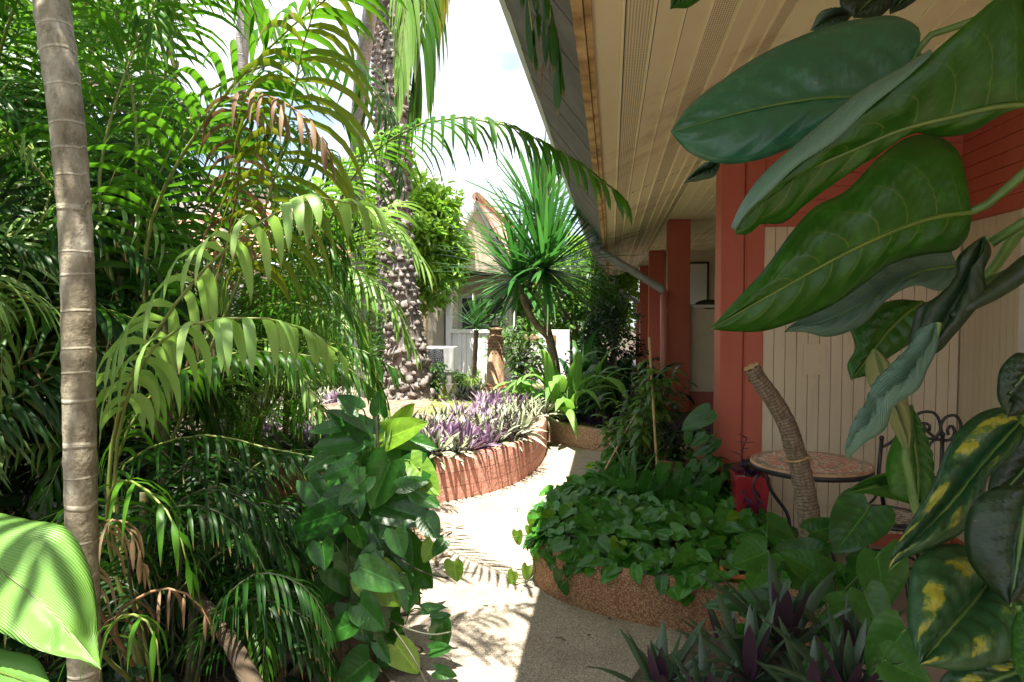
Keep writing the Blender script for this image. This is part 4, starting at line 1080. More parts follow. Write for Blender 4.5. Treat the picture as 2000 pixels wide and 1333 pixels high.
big([(1706, 682), (1718, 720), (1735, 780), (1755, 830), (1768, 880)],
    [(1706, 682), (1693, 700), (1692, 735), (1705, 765), (1728, 800), (1745, 840), (1768, 880)],
    [(1706, 682), (1730, 702), (1752, 730), (1772, 770), (1776, 810), (1772, 850), (1768, 880)],
    'sheath', 'yellow-green papery leaf sheath ending in a brown point', Y=(1.12, 1.08), dl=0.02, dr=0.02, bulge=0.02, corr=0.001)
big([(1776, 792), (1782, 850), (1790, 910), (1792, 985)],
    [(1776, 792), (1752, 845), (1732, 895), (1732, 935), (1745, 968), (1792, 985)],
    [(1776, 792), (1798, 830), (1815, 880), (1822, 920), (1818, 955), (1792, 985)],
    'big_bright', 'bright green upright leaf lit from behind', Y=(1.12, 1.15), dl=0.02, dr=0.03, bulge=0.02)
big([(1810, 965), (1770, 955), (1720, 948), (1652, 962)],
    [(1810, 965), (1800, 925), (1760, 925), (1720, 926), (1680, 942), (1652, 962)],
    [(1810, 965), (1795, 985), (1755, 978), (1700, 965), (1670, 963), (1652, 962)],
    'big_bright', 'bright green leaf lying level above the chair seat', Y=(1.25, 1.15), dl=0.04)
big([(1990, 826), (1950, 870), (1900, 930), (1850, 990), (1795, 1050), (1736, 1112)],
    [(1990, 826), (1975, 800), (1925, 802), (1880, 832), (1845, 885), (1825, 940), (1790, 1000), (1758, 1055), (1736, 1112)],
    [(1990, 826), (2000, 850), (1975, 890), (1930, 935), (1918, 990), (1880, 1040), (1820, 1072), (1760, 1092), (1736, 1112)],
    'big_var', 'dark leaf streaked with yellow, its tip pointing down left', Y=(1.0, 0.88), dl=0.03, dr=-0.02, corr=0.003)
big([(1925, 1143), (1890, 1185), (1850, 1230), (1795, 1298)],
    [(1925, 1143), (1915, 1085), (1870, 1062), (1820, 1070), (1785, 1100), (1773, 1160), (1774, 1225), (1795, 1298)],
    [(1925, 1143), (1985, 1165), (2020, 1210), (2000, 1268), (1940, 1300), (1870, 1310), (1795, 1298)],
    'big_var', 'rounded leaf blotched with a ring of yellow patches at the bottom right corner', Y=(0.92, 0.80), dl=0.03, dr=-0.02, tint=1.0, nv=8)
big([(2010, 950), (1995, 1030), (1985, 1100), (1972, 1182)],
    [(2010, 950), (1950, 950), (1900, 985), (1884, 1040), (1895, 1100), (1935, 1150), (1972, 1182)],
    [(2010, 950), (2040, 1000), (2040, 1080), (2010, 1150), (1972, 1182)],
    'big_dark', 'dark green leaf overlapping the yellow-blotched one', Y=(0.85, 0.80), dl=0.02, corr=0.003)
big([(2030, 700), (1990, 740), (1960, 790), (1965, 815)],
    [(2030, 700), (1985, 690), (1955, 720), (1948, 770), (1965, 815)],
    [(2030, 700), (2040, 760), (2020, 800), (1965, 815)], 'big_dark', Y=(0.95, 0.92))
big([(2050, 800), (2010, 900), (1960, 960), (1935, 1010)],
    [(2050, 800), (1990, 830), (1955, 890), (1930, 950), (1935, 1010)],
    [(2050, 800), (2060, 900), (2010, 980), (1935, 1010)], 'big_dark', Y=(1.15, 1.1))
big([(1740, -30), (1700, 0), (1668, 36)], [(1740, -30), (1690, -50), (1645, -20), (1640, 10), (1668, 36)], [(1740, -30), (1745, 0), (1720, 32), (1668, 36)], 'big_dark', Y=(1.4, 1.35))
big([(1790, -40), (1765, -5), (1738, 28)], [(1790, -40), (1750, -40), (1735, -10), (1738, 28)], [(1790, -40), (1800, -15), (1770, 15), (1738, 28)], 'big_dark', Y=(1.42, 1.4))
big([(1660, 30), (1625, 38), (1583, 60)], [(1660, 30), (1640, 18), (1605, 22), (1583, 60)], [(1660, 30), (1650, 50), (1620, 62), (1583, 60)], 'big_grey', Y=(1.45, 1.4))
big([(1370, -40), (1335, -10), (1309, 18)], [(1370, -40), (1330, -40), (1312, -10), (1309, 18)], [(1370, -40), (1375, -10), (1345, 14), (1309, 18)], 'big_bright', Y=(1.4, 1.35))
big([(1402, 318), (1372, 338), (1336, 358)], [(1402, 318), (1380, 318), (1352, 338), (1336, 358)], [(1402, 318), (1395, 345), (1370, 352), (1336, 358)], 'big_grey', Y=(1.35, 1.3))
big([(2010, 1300), (1930, 1330), (1830, 1400)], [(2010, 1300), (1920, 1285), (1840, 1320), (1830, 1400)], [(2010, 1300), (2020, 1360), (1930, 1410), (1830, 1400)], 'big_var', Y=(0.9, 0.85))
big([(1990, 1180), (2010, 1260), (2000, 1340)], [(1990, 1180), (1975, 1240), (1980, 1300), (2000, 1340)], [(1990, 1180), (2050, 1240), (2040, 1310), (2000, 1340)], 'big_bright', Y=(0.75, 0.72), tint=0.0)
for q in (((1990, 830, 1.0), (2020, 780, 1.0), STEM(1.25)), ((1925, 1143, 0.93), (1975, 1100, 0.95), STEM(1.0)), ((2010, 950, 0.86), (2060, 900, 0.9), STEM(1.15)), ((1798, 980, 1.16), (1830, 1080, 1.1), (1880, 1200, 1.0), STEM(0.7)), ((1776, 795, 1.12), (1768, 880, 1.1), (1790, 1000, 1.1), (1900, 1250, 1.05), STEM(0.6))):
    b = MB(); b.tube(spline([at(*p) if not isinstance(p, Vector) else p for p in q], 14), 0.0065, 8); obj('leaf_stalk', b, M['stem'], gp)

# ================================================================== small helpers for leafy clumps traced by base/tip pixels
def hl(parent, base, tip, Y, wr=0.75, m='pothos', up=(0.0, -0.6, 0.8), dY=0.0, name='leaf', label=None, tint=None, cup=0.15, curl=0.2, stalk=None, wave=0.04):
    up = (up[0], min(up[1], -0.75), min(up[2], 0.55))
    b3 = at(base[0], base[1], Y); t3 = at(tip[0], tip[1], Y + dY)
    mb = MB(); heart(mb, b3, t3, up, wr, cup, curl, 0.22, rnd.random() if tint is None else tint, 0, 13, 5, wave, rnd.random() * 9)
    if stalk:
        s3 = Vector(stalk) if isinstance(stalk, Vector) else at(*stalk)
        mid_ = (b3 + s3) / 2 + Vector((0, 0, 0.03))
        mb.tube(spline([b3, mid_, s3], 8), 0.0028, 6, 1)
    o = obj(name, mb, [M[m], M['stem']], parent)
    if label: o['label'] = label
    return o

# taro-like leaves lower right, in front of the table
ta = thing('arum_plant', 'clump of broad dark-green heart leaves at the foot of the cut trunk', 'plant', tuple(Vector((at(1600, 1150, 2.7).x, 2.7, 0))))
AR = Vector((at(1610, 1290, 2.5).x, 2.5, 0.05))
for (bs, tp, Y, w, d, n_) in (((1700, 985), (1628, 1075), 2.5, 0.95, -0.08, (-.3, -.7, .6)), ((1535, 1090), (1632, 1062), 2.5, 0.75, 0.0, (0, -.6, .8)), ((1620, 1130), (1530, 1075), 2.4, 0.8, 0.0, (.1, -.6, .8)),
        ((1500, 1075), (1432, 1100), 2.35, 1.1, -0.05, (-.2, -.5, .8)), ((1490, 1110), (1462, 1150), 2.3, 0.9, -0.06, (-.2, -.7, .6)), ((1660, 1080), (1722, 1100), 2.45, 0.9, 0, (.2, -.6, .7)),
        ((1690, 1110), (1670, 1180), 2.35, 1.0, -.05, (0, -.8, .5)), ((1605, 1135), (1575, 1200), 2.3, .8, -.05, (.2, -.8, .5)), ((1540, 1160), (1440, 1200), 2.2, .7, 0, (0, -.6, .7)), ((1690, 1155), (1738, 1255), 2.0, 0.9, -.05, (.1, -.9, .4)),
        ((1620, 1180), (1690, 1160), 2.2, .6, 0, (0, -.5, .8)), ((1720, 1080), (1745, 1200), 2.2, 1.0, 0, (.2, -.9, .3)), ((1640, 1215), (1580, 1260), 2.1, 0.8, 0, (0, -.5, .8)), ((1700, 1255), (1780, 1300), 1.8, 0.8, 0, (0, -.7, .7)),
        ((1560, 1100), (1600, 1170), 2.45, .9, 0, (0, -.7, .6)), ((1500, 1170), (1370, 1180), 2.2, .35, 0, (0, -.5, .8)), ((1770, 1230), (1700, 1333), 1.7, 0.9, 0, (0, -.7, .7)), ((1580, 1040), (1650, 1020), 2.6, .8, 0, (0, -.6, .7)),
        ((1730, 1290), (1830, 1333), 1.6, .9, 0, (0, -.7, .7)), ((1650, 1290), (1560, 1310), 1.9, .9, 0, (0, -.5, .8)), ((1440, 1240), (1500, 1290), 2.0, .8, 0, (0, -.5, .8)), ((1500, 1020), (1560, 1050), 2.9, .8, 0, (0, -.5, .8))):
    hl(ta, bs, tp, Y, w, 'pothos' if rnd.random() < 0.85 else 'big_bright', n_, d, stalk=AR + Vector((rnd.uniform(-.25, .2), rnd.uniform(-.2, .2), 0)), cup=0.2)
b = MB(); b.tube(spline([at(1600, 1333, 2.3), at(1640, 1230, 2.35), at(1625, 1130, 2.4)], 10), 0.008, 8); obj('stem', b, M['stem_dark'], ta)

# cut trunk
ct = thing('cut_trunk', 'bare cut-off trunk with fine rings, leaning left across the mosaic table', 'tree stump', (at(1590, 1050, 3.2).x, 3.2, 0))
pts = spline([(at(1590, 1050, 3.2).x + 0.03, 3.2, 0.0), at(1590, 1110, 3.2), at(1578, 1000, 3.2), at(1566, 930, 3.2), at(1553, 880, 3.19), at(1535, 825, 3.17), at(1508, 778, 3.15), at(1482, 742, 3.13), at(1468, 718, 3.12)], 150)
b = MB()
rads = [(0.064 - 0.029 * (i / 149) ** 0.9) for i in range(150)]
b.tube(pts, rads, 22, 0, wob=lambda i, j: 1 + 0.02 * math.sin(i * 1.3) + 0.05 * mnoise.noise(Vector((math.cos(j * .285) * 2, math.sin(j * .285) * 2, i * 0.35))), caps=False)
for k in range(55):                      # frayed ring edges
    i = rnd.randint(40, 145); j = rnd.random() * 6.28; p = pts[i]; T = (pts[min(149, i + 1)] - pts[i - 1]).normalized()
    a = T.cross(Vector((0, 1, 0))).normalized(); c_ = T.cross(a); dd = a * math.cos(j) + c_ * math.sin(j)
    blade(b, p + dd * rads[i] * 0.96, (dd * 0.35 + T * rnd.choice((-1, 1))).normalized(), 0.022, 0.010, 0.1, dd.cross(T), 4, 0.1, 0.5, 0)
obj('trunk', b, M['cut_bark'], ct)
b = MB(); e = pts[-1]; T = (pts[-1] - pts[-3]).normalized(); a = T.cross(Vector((0, 1, 0))).normalized(); c_ = T.cross(a)
rows = [[e + (a * math.cos(6.283 * j / 20) + c_ * math.sin(6.283 * j / 20)) * rads[-1] * f + T * (0.004 + 0.004 * math.sin(j * 2.3) * f) for j in range(20)] for f in (1.02, 0.7, 0.01)]
b.grid(rows, None, 0.5, 0, wrap=True); obj('cut_face', b, M['cut_wood'], ct)
b = MB(); i0 = min(range(150), key=lambda i: abs(pts[i].z - at(1558, 895, 3.2).z))
T = (pts[i0 + 1] - pts[i0]).normalized(); a = T.cross(Vector((0, 1, 0))).normalized(); c_ = T.cross(a)
b.tube([pts[i0] + (a * math.cos(t * .262) + c_ * math.sin(t * .262)) * (rads[i0] * 1.03) for t in range(25)], 0.006, 6)
obj('band', b, M['cut_wood'], ct)

# ================================================================== PLANTS IN THE NEAR PLANTER
def inside(x, y, poly):
    c = False; j = len(poly) - 1
    for i in range(len(poly)):
        if (poly[i][1] > y) != (poly[j][1] > y) and x < (poly[j][0] - poly[i][0]) * (y - poly[i][1]) / (poly[j][1] - poly[i][1]) + poly[i][0]: c = not c
        j = i
    return c
gc = MB(); r = random.Random(5); cnt = 0
while cnt < 1250:
    x, y = r.uniform(-0.5, 1.15), r.uniform(3.15, 6.3)
    if not inside(x, y, kp): continue
    if y > 4.9 and r.random() < 0.4: continue
    hgt = 0.24 + 0.13 * min(1, max(0, (y - 3.25) / 0.7)) * (0.6 + 0.5 * mnoise.noise(Vector((x * 3, y * 3, 0)))) + r.uniform(-0.05, 0.05)
    L = r.uniform(0.07, 0.125)
    az = r.uniform(0, 6.28); d = Vector((math.cos(az), math.sin(az) - 0.5, r.uniform(-0.8, 0.1))).normalized()
    nrm = Vector((r.uniform(-.5, .3), r.uniform(-1.0, -0.1), 1.0))
    p = Vector((x, y, hgt))
    heart(gc, p, p + d * L, nrm, r.uniform(0.75, 1.05), r.uniform(.1, .4), r.uniform(0.05, 0.5), 0.22, r.random(), 2 if r.random() < .035 else 0, 8, 3, 0.06, r.random() * 9)
    if r.random() < 0.5: gc.tube([p, p + Vector((r.uniform(-.03, .03), r.uniform(-.01, .05), -0.08))], 0.0016, 4, 1, caps=False)
    cnt += 1
for k in range(70):                       # leaves spilling over the rim
    i = r.randint(0, 9); a, b_ = Vector((*kp[i], 0)), Vector((*kp[i + 1], 0)) if i + 1 < len(kp) else Vector((*kp[0], 0))
    if i > 5: a, b_ = Vector((*kp[0], 0)), Vector((*kp[1], 0))
    q = a.lerp(b_, r.random()); T = (b_ - a).normalized(); N_ = Vector((T.y, -T.x, 0));
    if (Vector((0.3, 4, 0)) - q).dot(N_) > 0: N_ = -N_
    p = q + N_ * r.uniform(-0.06, 0.015) + Vector((0, 0, r.uniform(0.235, 0.28)))
    heart(gc, p, p + (N_ * 0.7 + T * r.uniform(-.7, .7) + Vector((0, 0, r.uniform(-.9, -.1)))).normalized() * r.uniform(0.06, 0.10), N_ * 0.6 + Vector((0, 0, 0.8)), 0.85, 0.2, 0.2, 0.22, r.random(), 0, 8, 3, 0.04, k)
tag(obj('pothos_ground_cover', gc, [M['pothos_bed'], M['stem'], M['pothos_lime']], smooth=True), 'dense heart-leaved green pothos covering the low brown planter', 'ground cover', kind='stuff')
# sunlit trailing tendrils at the left tip
tv = thing('trailing_vine', 'lime-green sunlit vine tendrils trailing over the left tip of the low planter', 'vine', tuple(at(1040, 1040, 3.85)))
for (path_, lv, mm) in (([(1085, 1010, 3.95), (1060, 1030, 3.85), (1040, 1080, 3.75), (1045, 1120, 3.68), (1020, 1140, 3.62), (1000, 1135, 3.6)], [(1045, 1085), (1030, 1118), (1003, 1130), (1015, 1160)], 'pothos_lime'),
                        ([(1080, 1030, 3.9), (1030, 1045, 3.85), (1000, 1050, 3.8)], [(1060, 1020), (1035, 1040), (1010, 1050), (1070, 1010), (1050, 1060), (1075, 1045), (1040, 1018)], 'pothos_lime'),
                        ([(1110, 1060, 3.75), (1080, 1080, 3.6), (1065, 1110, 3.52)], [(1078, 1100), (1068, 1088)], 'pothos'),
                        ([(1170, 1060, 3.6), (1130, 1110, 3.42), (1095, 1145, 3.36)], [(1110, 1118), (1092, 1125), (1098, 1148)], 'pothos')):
    b = MB(); b.tube(spline([at(*p) for p in path_], 14), 0.003, 6); obj('stem', b, M['stem'], tv)
    for (x, y) in lv:
        hl(tv, (x, y - 12), (x + rnd.uniform(-10, 10), y + 18), path_[-1][2] + rnd.uniform(0, 0.08), 0.8, mm, (-.2, -.8, .6), 0.0)

# strappy plant + round-leaf plant in the planter
sp_ = thing('spider_lily', 'strappy dark-green plant with arching leaves in the middle of the low planter', 'plant', tuple(Vector((at(1235, 990, 4.6).x, 4.6, 0.22))))
b = MB(); r = random.Random(9); c0 = Vector((at(1235, 990, 4.6).x, 4.6, 0.24))
rosette(b, c0, 16, 0.48, 0.045, (25, 85), 1.1, 3, 0, 7, 0.25)
rosette(b, c0 + Vector((-0.12, 0.1, 0)), 12, 0.42, 0.04, (20, 80), 1.2, 4, 0, 7, 0.25)
obj('leaves', b, M['yucca'], sp_)
rl = thing('arum_plant', 'dark plant with large round glossy leaves behind the pothos and beside the bamboo stake', 'plant', tuple(Vector((at(1310, 990, 4.5).x, 4.5, 0.22))))
for (x, y, s, w) in ((1305, 975, 62, .95), (1350, 985, 70, .9), (1270, 960, 60, .8), (1250, 990, 50, .8), (1390, 960, 50, .8), (1330, 940, 50, .8), (1380, 1000, 55, .85), (1290, 930, 45, .7), (1410, 990, 44, .8), (1225, 960, 44, .8), (1440, 1000, 40, .8)):
    hl(rl, (x + rnd.uniform(-8, 8), y - s / 2), (x + rnd.uniform(-18, 10), y + s / 2), 4.4 + rnd.uniform(-.15, .15), w, 'pothos', (rnd.uniform(-.3, .3), -.9, .5), 0, stalk=(1320, 1030, 4.5))
# bamboo stakes
for (p, q, lb) in (((1268, 660, 5.0), (1288, 1090, 4.4), 'tall thin bamboo stake standing upright in the low planter'), ((1252, 790, 5.3), (1178, 925, 4.9), 'short bamboo stake leaning left at the back of the low planter')):
    a, c = at(*p), at(*q); c = Vector((c.x, c.y, 0.2)) if q[1] > 1000 else c
    b = MB(); n_ = 14; b.tube([a.lerp(c, i / n_) for i in range(n_ + 1)], [0.0085 * (1.12 if i % 3 == 0 else 1) for i in range(n_ + 1)], 8)
    tag(obj('bamboo_stake', b, M['bamboo'], org=c), lb, 'stake')
b = MB(); b.tube([at(1262, 770, 5.3), Vector((at(1262, 1000, 5.2).x, 5.2, 0.2))], 0.007, 8)
tag(obj('bamboo_stake', b, M['bamboo'], org=at(1262, 1000, 5.2)), 'slim bamboo stake half hidden in the leafy shrub by the red pipe', 'stake')

def stemshrub(name, label, cat, c, h, spread, nst, nl, ls, lw, m, seed=1, up=0.6, tint=(0, 1), group=None, droop=0.8, stemr=0.005):
    t = thing(name, label, cat, tuple(c), group); r = random.Random(seed)
    sb = MB(); lb = MB()
    for s in range(nst):
        az = r.uniform(0, 6.28); ee = Vector(c) + Vector((math.cos(az) * spread * r.random(), math.sin(az) * spread * r.random(), h * r.uniform(0.65, 1.05)))
        mid = Vector(c).lerp(ee, 0.5) + Vector((r.uniform(-1, 1), r.uniform(-1, 1), 0)) * spread * 0.15
        S = spline([Vector(c) + Vector((r.uniform(-.05, .05), r.uniform(-.05, .05), 0)), mid, ee], 14)
        sb.tube(S, [stemr * (1 - 0.6 * i / 13) for i in range(14)], 6, caps=False)
        for k in range(nl):
            q = 0.2 + 0.8 * r.random() ** 0.8; p = S[int(q * 13)]
            a2 = r.uniform(0, 6.28); d = Vector((math.cos(a2), math.sin(a2), r.uniform(-0.2, up)))
            blade(lb, p, d, ls * r.uniform(0.6, 1.2), lw * r.uniform(0.7, 1.2), droop, Vector((-math.sin(a2), math.cos(a2), 0)), 5, 0.2, tint[0] + (tint[1] - tint[0]) * r.random())
    obj('stems', sb, M['stem_dark'], t); obj('foliage', lb, M[m], t)
    return t
def bed(x, Y, z=0.22): return Vector((at(x, 800, Y).x, Y, z))
stemshrub('leafy_shrub', 'light leafy shrub with narrow leaves climbing the tall bamboo stake', 'shrub', bed(1265, 5.0), 0.95, 0.34, 14, 26, 0.13, 0.042, 'shrub', 21, tint=(0.3, 1))
stemshrub('leafy_shrub', 'low leafy shrub spreading toward the path at the back of the low planter', 'shrub', bed(1215, 5.6), 0.55, 0.35, 12, 24, 0.12, 0.038, 'shrub', 22, tint=(0.2, 1))
stemshrub('leafy_shrub', 'glossy shrub in the small terracotta pot near the second red post', 'shrub', bed(1317, 4.95, 0.42), 0.28, 0.16, 9, 18, 0.09, 0.03, 'shrub_dark', 23)
stemshrub('leafy_shrub', 'dense shrub under the red downpipe beside the second red post', 'shrub', bed(1290, 5.9), 0.75, 0.4, 12, 26, 0.13, 0.045, 'shrub_dark', 24)
cp = thing('climbing_pothos', 'heart-leaved vine climbing the left edge of the near red post', 'climbing plant', tuple(bed(1388, 4.55, 0.2)))
b = MB(); b.tube(spline([bed(1392, 4.5, 0.2), at(1396, 950, 4.5), at(1388, 880, 4.5), at(1392, 815, 4.5)], 14), 0.006, 6); obj('stem', b, M['stem_dark'], cp)
for (x, y, x2, y2, w) in ((1385, 805, 1328, 838, .75), (1388, 800, 1362, 820, .8), (1378, 848, 1345, 872, .7), (1398, 858, 1378, 888, .9), (1388, 872, 1350, 890, .5), (1392, 900, 1362, 930, .9), (1385, 930, 1352, 945, .7), (1345, 845, 1340, 872, .7), (1400, 935, 1385, 975, .8), (1360, 905, 1335, 925, .8)):
    hl(cp, (x, y), (x2, y2), 4.45, w, 'pothos', (-.2, -.85, .6), stalk=(1392, y + 12, 4.5))
stemshrub('leafy_shrub', 'bushy variegated plant against the foot of the near red post', 'shrub', bed(1400, 4.5, 0.22), 0.38, 0.24, 9, 22, 0.09, 0.04, 'pothos', 25)
# purple plants: one in the tall pot, others
pu = thing('purple_plant', 'dark purple trailing plant growing in the tall crimson pot', 'plant', tuple(TALL))
b = MB(); r = random.Random(12)
for s in range(9):
    az = r.uniform(0, 6.28); h_ = 0.24 if s == 0 else r.uniform(0.05, 0.12)
    S = spline([TALL, TALL + Vector((math.cos(az) * .05, math.sin(az) * .05, h_ * .6)), TALL + Vector((math.cos(az) * (.02 if s == 0 else .11), math.sin(az) * .08, h_))], 8)
    b.tube(S, 0.004, 5)
    for k in range(9):
        a2 = r.uniform(0, 6.28); blade(b, S[rnd.randint(2, 7)], Vector((math.cos(a2), math.sin(a2), .6)), 0.075, 0.018, 0.4, Vector((-math.sin(a2), math.cos(a2), 0)), 5, 0.4, r.random())
for s in range(4):
    S = spline([TALL, TALL + Vector((r.uniform(-.1, .1), -.10, -.05)), TALL + Vector((r.uniform(-.05, .2), -.11, r.uniform(-.35, -.15)))], 10)
    b.tube(S, 0.003, 5)
    for k in range(6): blade(b, S[r.randint(4, 9)], Vector((r.uniform(-1, 1), -.3, -.5)), 0.05, 0.014, 0.3, Vector((0, 0, 1)), 4, 0.3, r.random())
obj('foliage', b, M['purple_dark'], pu)

# ================================================================== OYSTER PLANTS
def ros_mesh(n, L, w, el, droop, seed, m, seg=5, name='oyster_plant'):
    b = MB(); rosette(b, (0, 0, 0), n, L, w, el, droop, seed, 0, seg, 0.35)
    o = obj(name, b, M[m]); me = o.data; bpy.data.objects.remove(o); return me
def plant_copy(me, loc, rz, s, label, cat, group, name='oyster_plant', tilt=(0, 0)):
    o = bpy.data.objects.new(name, me); col.objects.link(o); o.location = loc; o.rotation_euler = (tilt[0], tilt[1], rz); o.scale = (s, s, s)
    return tag(o, label, cat, group)
st_me = [ros_mesh(22, 0.19, 0.026, (15, 85), 0.7, 40 + i, 'oyster_stripe') for i in range(3)]
pu_me = [ros_mesh(18, 0.19, 0.026, (20, 85), 0.5, 50 + i, 'purple') for i in range(3)]
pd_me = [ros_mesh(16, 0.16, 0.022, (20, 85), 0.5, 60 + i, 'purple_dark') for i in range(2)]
r = random.Random(3); k = 0
while k < 235:
    a = r.uniform(0, 6.283); q = math.sqrt(r.uniform(0.30, 1.0)); e = sup(a)
    x = cx + (e[0] - cx) * q * 0.985; y = cy + (e[1] - cy) * q * 0.985
    if y > 8.0 or (x < -3.3 and r.random() < .5): continue
    if q < 0.62 and x < -2.0: continue
    if q < 0.5: continue
    z = 0.335 + 0.20 * (1 - q * q) * 0.8 + (0.02 if q > .93 else 0)
    lean = 0.75 if q > 0.90 else 0.1
    dv = Vector((x - cx, y - cy, 0)).normalized()
    purp = mnoise.noise(Vector((x * 1.9, y * 1.9, 2.0))) > 0.20
    me = r.choice(pu_me if purp else st_me)
    zone = 'spilling over the front rim' if (q > .9 and y < 6.2 and x < -1.3) else 'at the right-hand rim' if (q > .9 and x > -1.3) else 'behind the front rim row' if y < 6.2 else 'on the right slope below the palm' if x > -1.6 else 'at the back near the knobbly palm'
    plant_copy(me, (x, y, z), r.uniform(0, 6.28), r.uniform(1.0, 1.4), ('purple oyster plant ' if purp else 'pale striped oyster plant ') + zone + ' of the pink brick planter' if 'rim' in zone else ('purple oyster plant ' if purp else 'pale striped oyster plant ') + zone + ', pink brick planter', 'plant',
               ('purple' if purp else 'striped') + ' oyster plants ' + zone + ' of the brick planter', tilt=(-dv.y * lean, dv.x * lean))
    k += 1
r = random.Random(8)
for k in range(46):                        # along the rim of the far planter
    f = k / 45; i = f * 3.99; a = Vector(fp[int(i)]); c = Vector(fp[int(i) + 1]); q = a.lerp(c, i - int(i)) + Vector((0.12 + r.uniform(0, .25), 0.16 + r.uniform(0, .25)))
    dark = q.x > -0.42  # eave-side plants get a leaf colour darkened for shade
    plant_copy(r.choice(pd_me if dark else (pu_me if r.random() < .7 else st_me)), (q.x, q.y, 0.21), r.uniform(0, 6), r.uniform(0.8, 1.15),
               'border plant coloured dark purple for the shade along the rim of the far planter' if dark else 'sunlit purple or striped border plant at the left end of the far planter', 'plant', 'shaded purple border plants' if dark else 'sunlit border plants of the far planter', name='border_plant')
# foreground oyster plants, lower right
fo = [ros_mesh(20, 0.26, 0.040, (12, 86), 0.35, 70 + i, 'oyster', 7) for i in range(3)]
labels = ['large green and purple oyster plant with upright spears in front of the brown planter', 'oyster plant lowest and leftmost, its leaves fanning over the shaded path', 'oyster plant with purple heart below the broad heart leaves',
          'oyster plant at the bottom edge left of the yellow-blotched leaf', 'small oyster plant wedged behind the large one by the planter wall', 'oyster plant cut by the bottom edge in the middle of the clump', 'oyster plant leaning right under the heart-shaped leaves', 'oyster plant with yellowing tips at the bottom left of the clump']
for i, (x, y, Y, s) in enumerate(((1530, 1270, 2.1, 1.1), (1290, 1365, 2.05, 0.95), (1465, 1330, 1.95, 0.95), (1660, 1370, 1.75, 0.85), (1420, 1290, 2.4, 0.9), (1590, 1390, 1.8, 0.85), (1665, 1300, 2.05, 0.8), (1385, 1400, 1.9, 0.85))):
    p = at(x, y, Y)
    plant_copy(fo[i % 3], p, rnd.uniform(0, 6), s, labels[i], 'plant', 'oyster plants in the foreground')
b = MB(); c = at(1480, 1333, 2.0)
rows = []
for i in range(9):
    rows.append([(0.05 + 0.85 * j / 10, 1.2 + 1.75 * i / 8 , -0.02 + 0.50 * max(0, math.sin(math.pi * i / 8) * math.sin(math.pi * j / 10)) ** 0.8) for j in range(11)])
b.grid(rows); tag(obj('garden_bed', b, M['soil']), kind='structure')

# ================================================================== LEFT FOREGROUND
# ringed palm trunk
def ringed_trunk(name, label, pts, rads, m, spacing=0.11, cat='palm trunk', parent=None, knob=0.06):
    S = spline(pts, 160); n = 160
    L = [0]
    for i in range(1, n): L.append(L[-1] + (S[i] - S[i - 1]).length)
    def rr(i):
        f = i / (n - 1) * (len(rads) - 1); k = min(len(rads) - 2, int(f)); b_ = rads[k] + (rads[k + 1] - rads[k]) * (f - k)
        ph = (L[i] / spacing + 0.2 * math.sin(L[i] * 3)) % 1.0
        return b_ * (1 + knob * math.exp(-((ph - 0.5) / 0.07) ** 2) - 0.02 * abs(ph - 0.5))
    b = MB(); b.tube(S, [rr(i) for i in range(n)], 24, 0, wob=lambda i, j: 1 + 0.02 * mnoise.noise(Vector((math.cos(j * .26), math.sin(j * .26), L[i] * 6))), vscale=1 / spacing)
    return b, S
rt_ = thing('palm_tree', 'slender brown-grey ringed palm trunk standing closest to the camera at the left', 'palm tree', (at(158, 1080, 1.85).x, 1.85, 0))
base = Vector((at(160, 1100, 1.85).x, 1.85, 0))
b, S = ringed_trunk('trunk', '', [base, base + Vector((0, 0, .5)), at(160, 1050, 1.85), at(155, 800, 1.85), at(150, 500, 1.87), at(132, 250, 1.9), at(100, 0, 1.95), at(60, -350, 2.05)], [0.047, 0.046, 0.0445, 0.0455, 0.046, 0.050, 0.052, 0.05], M['palm_bark'], 0.10)
obj('trunk', b, M['palm_bark'], rt_)
TOP1 = S[-1]
# crown of that palm, above the frame
for k in range(9):
    a = k * 0.698 + 0.3
    if math.cos(a) > 0.1 and math.sin(a) > -.75: continue
    d = Vector((math.cos(a), math.sin(a), 0))
    fb = MB(); frond(fb, [TOP1, TOP1 + d * 0.5 + Vector((0, 0, 0.55)), TOP1 + d * 1.2 + Vector((0, 0, 0.65)), TOP1 + d * 1.9 + Vector((0, 0, 0.15))], 30, 0.5, 0.03, 0.5, 0.3, 0.8, 100 + k, rr=0.012)
    obj('frond', fb, [M['palm'], M['rachis']], rt_)

# big bright ginger leaves at the left edge
gg = thing('ginger_plant', 'huge sunlit pale-green leaf and its neighbour filling the lower left corner', 'plant', (-1.15, 0.9, 0))
def bigl(mid, left, right, Y, m, dl=0, dr=0, bulge=0.015, tint=0.5, corr=0.0015, par=gg):
    def cv(lst, off): return [at(p[0], p[1], Y[0] + (Y[1] - Y[0]) * i / (len(lst) - 1) + off * math.sin(math.pi * i / (len(lst) - 1))) for i, p in enumerate(lst)]
    mb = MB(); traced(mb, cv(mid, 0), cv(left, dl), cv(right, dr), N=44, bulge=bulge, corr=corr, nv=26, tint=tint, seed=3)
    o = obj('leaf', mb, M[m], par, solidify=0.001)
    rb = MB(); mp_ = spline(cv(mid, 0), 16); rb.tube(mp_, [0.004 * (1 - i / 17) + 0.0006 for i in range(16)], 6, caps=False); obj('midrib', rb, MIDRIB, o)
bigl([(-420, 1000), (-200, 1020), (-60, 1075), (60, 1160), (150, 1250), (197, 1308)],
     [(-420, 1000), (-250, 960), (-80, 985), (60, 1016), (130, 1032), (172, 1100), (190, 1190), (192, 1260), (197, 1308)],
     [(-420, 1000), (-330, 1120), (-200, 1200), (-90, 1225), (10, 1240), (60, 1265), (120, 1283), (172, 1292), (197, 1308)], (1.0, 0.92), 'banana', 0.10, -0.06, 0.012)
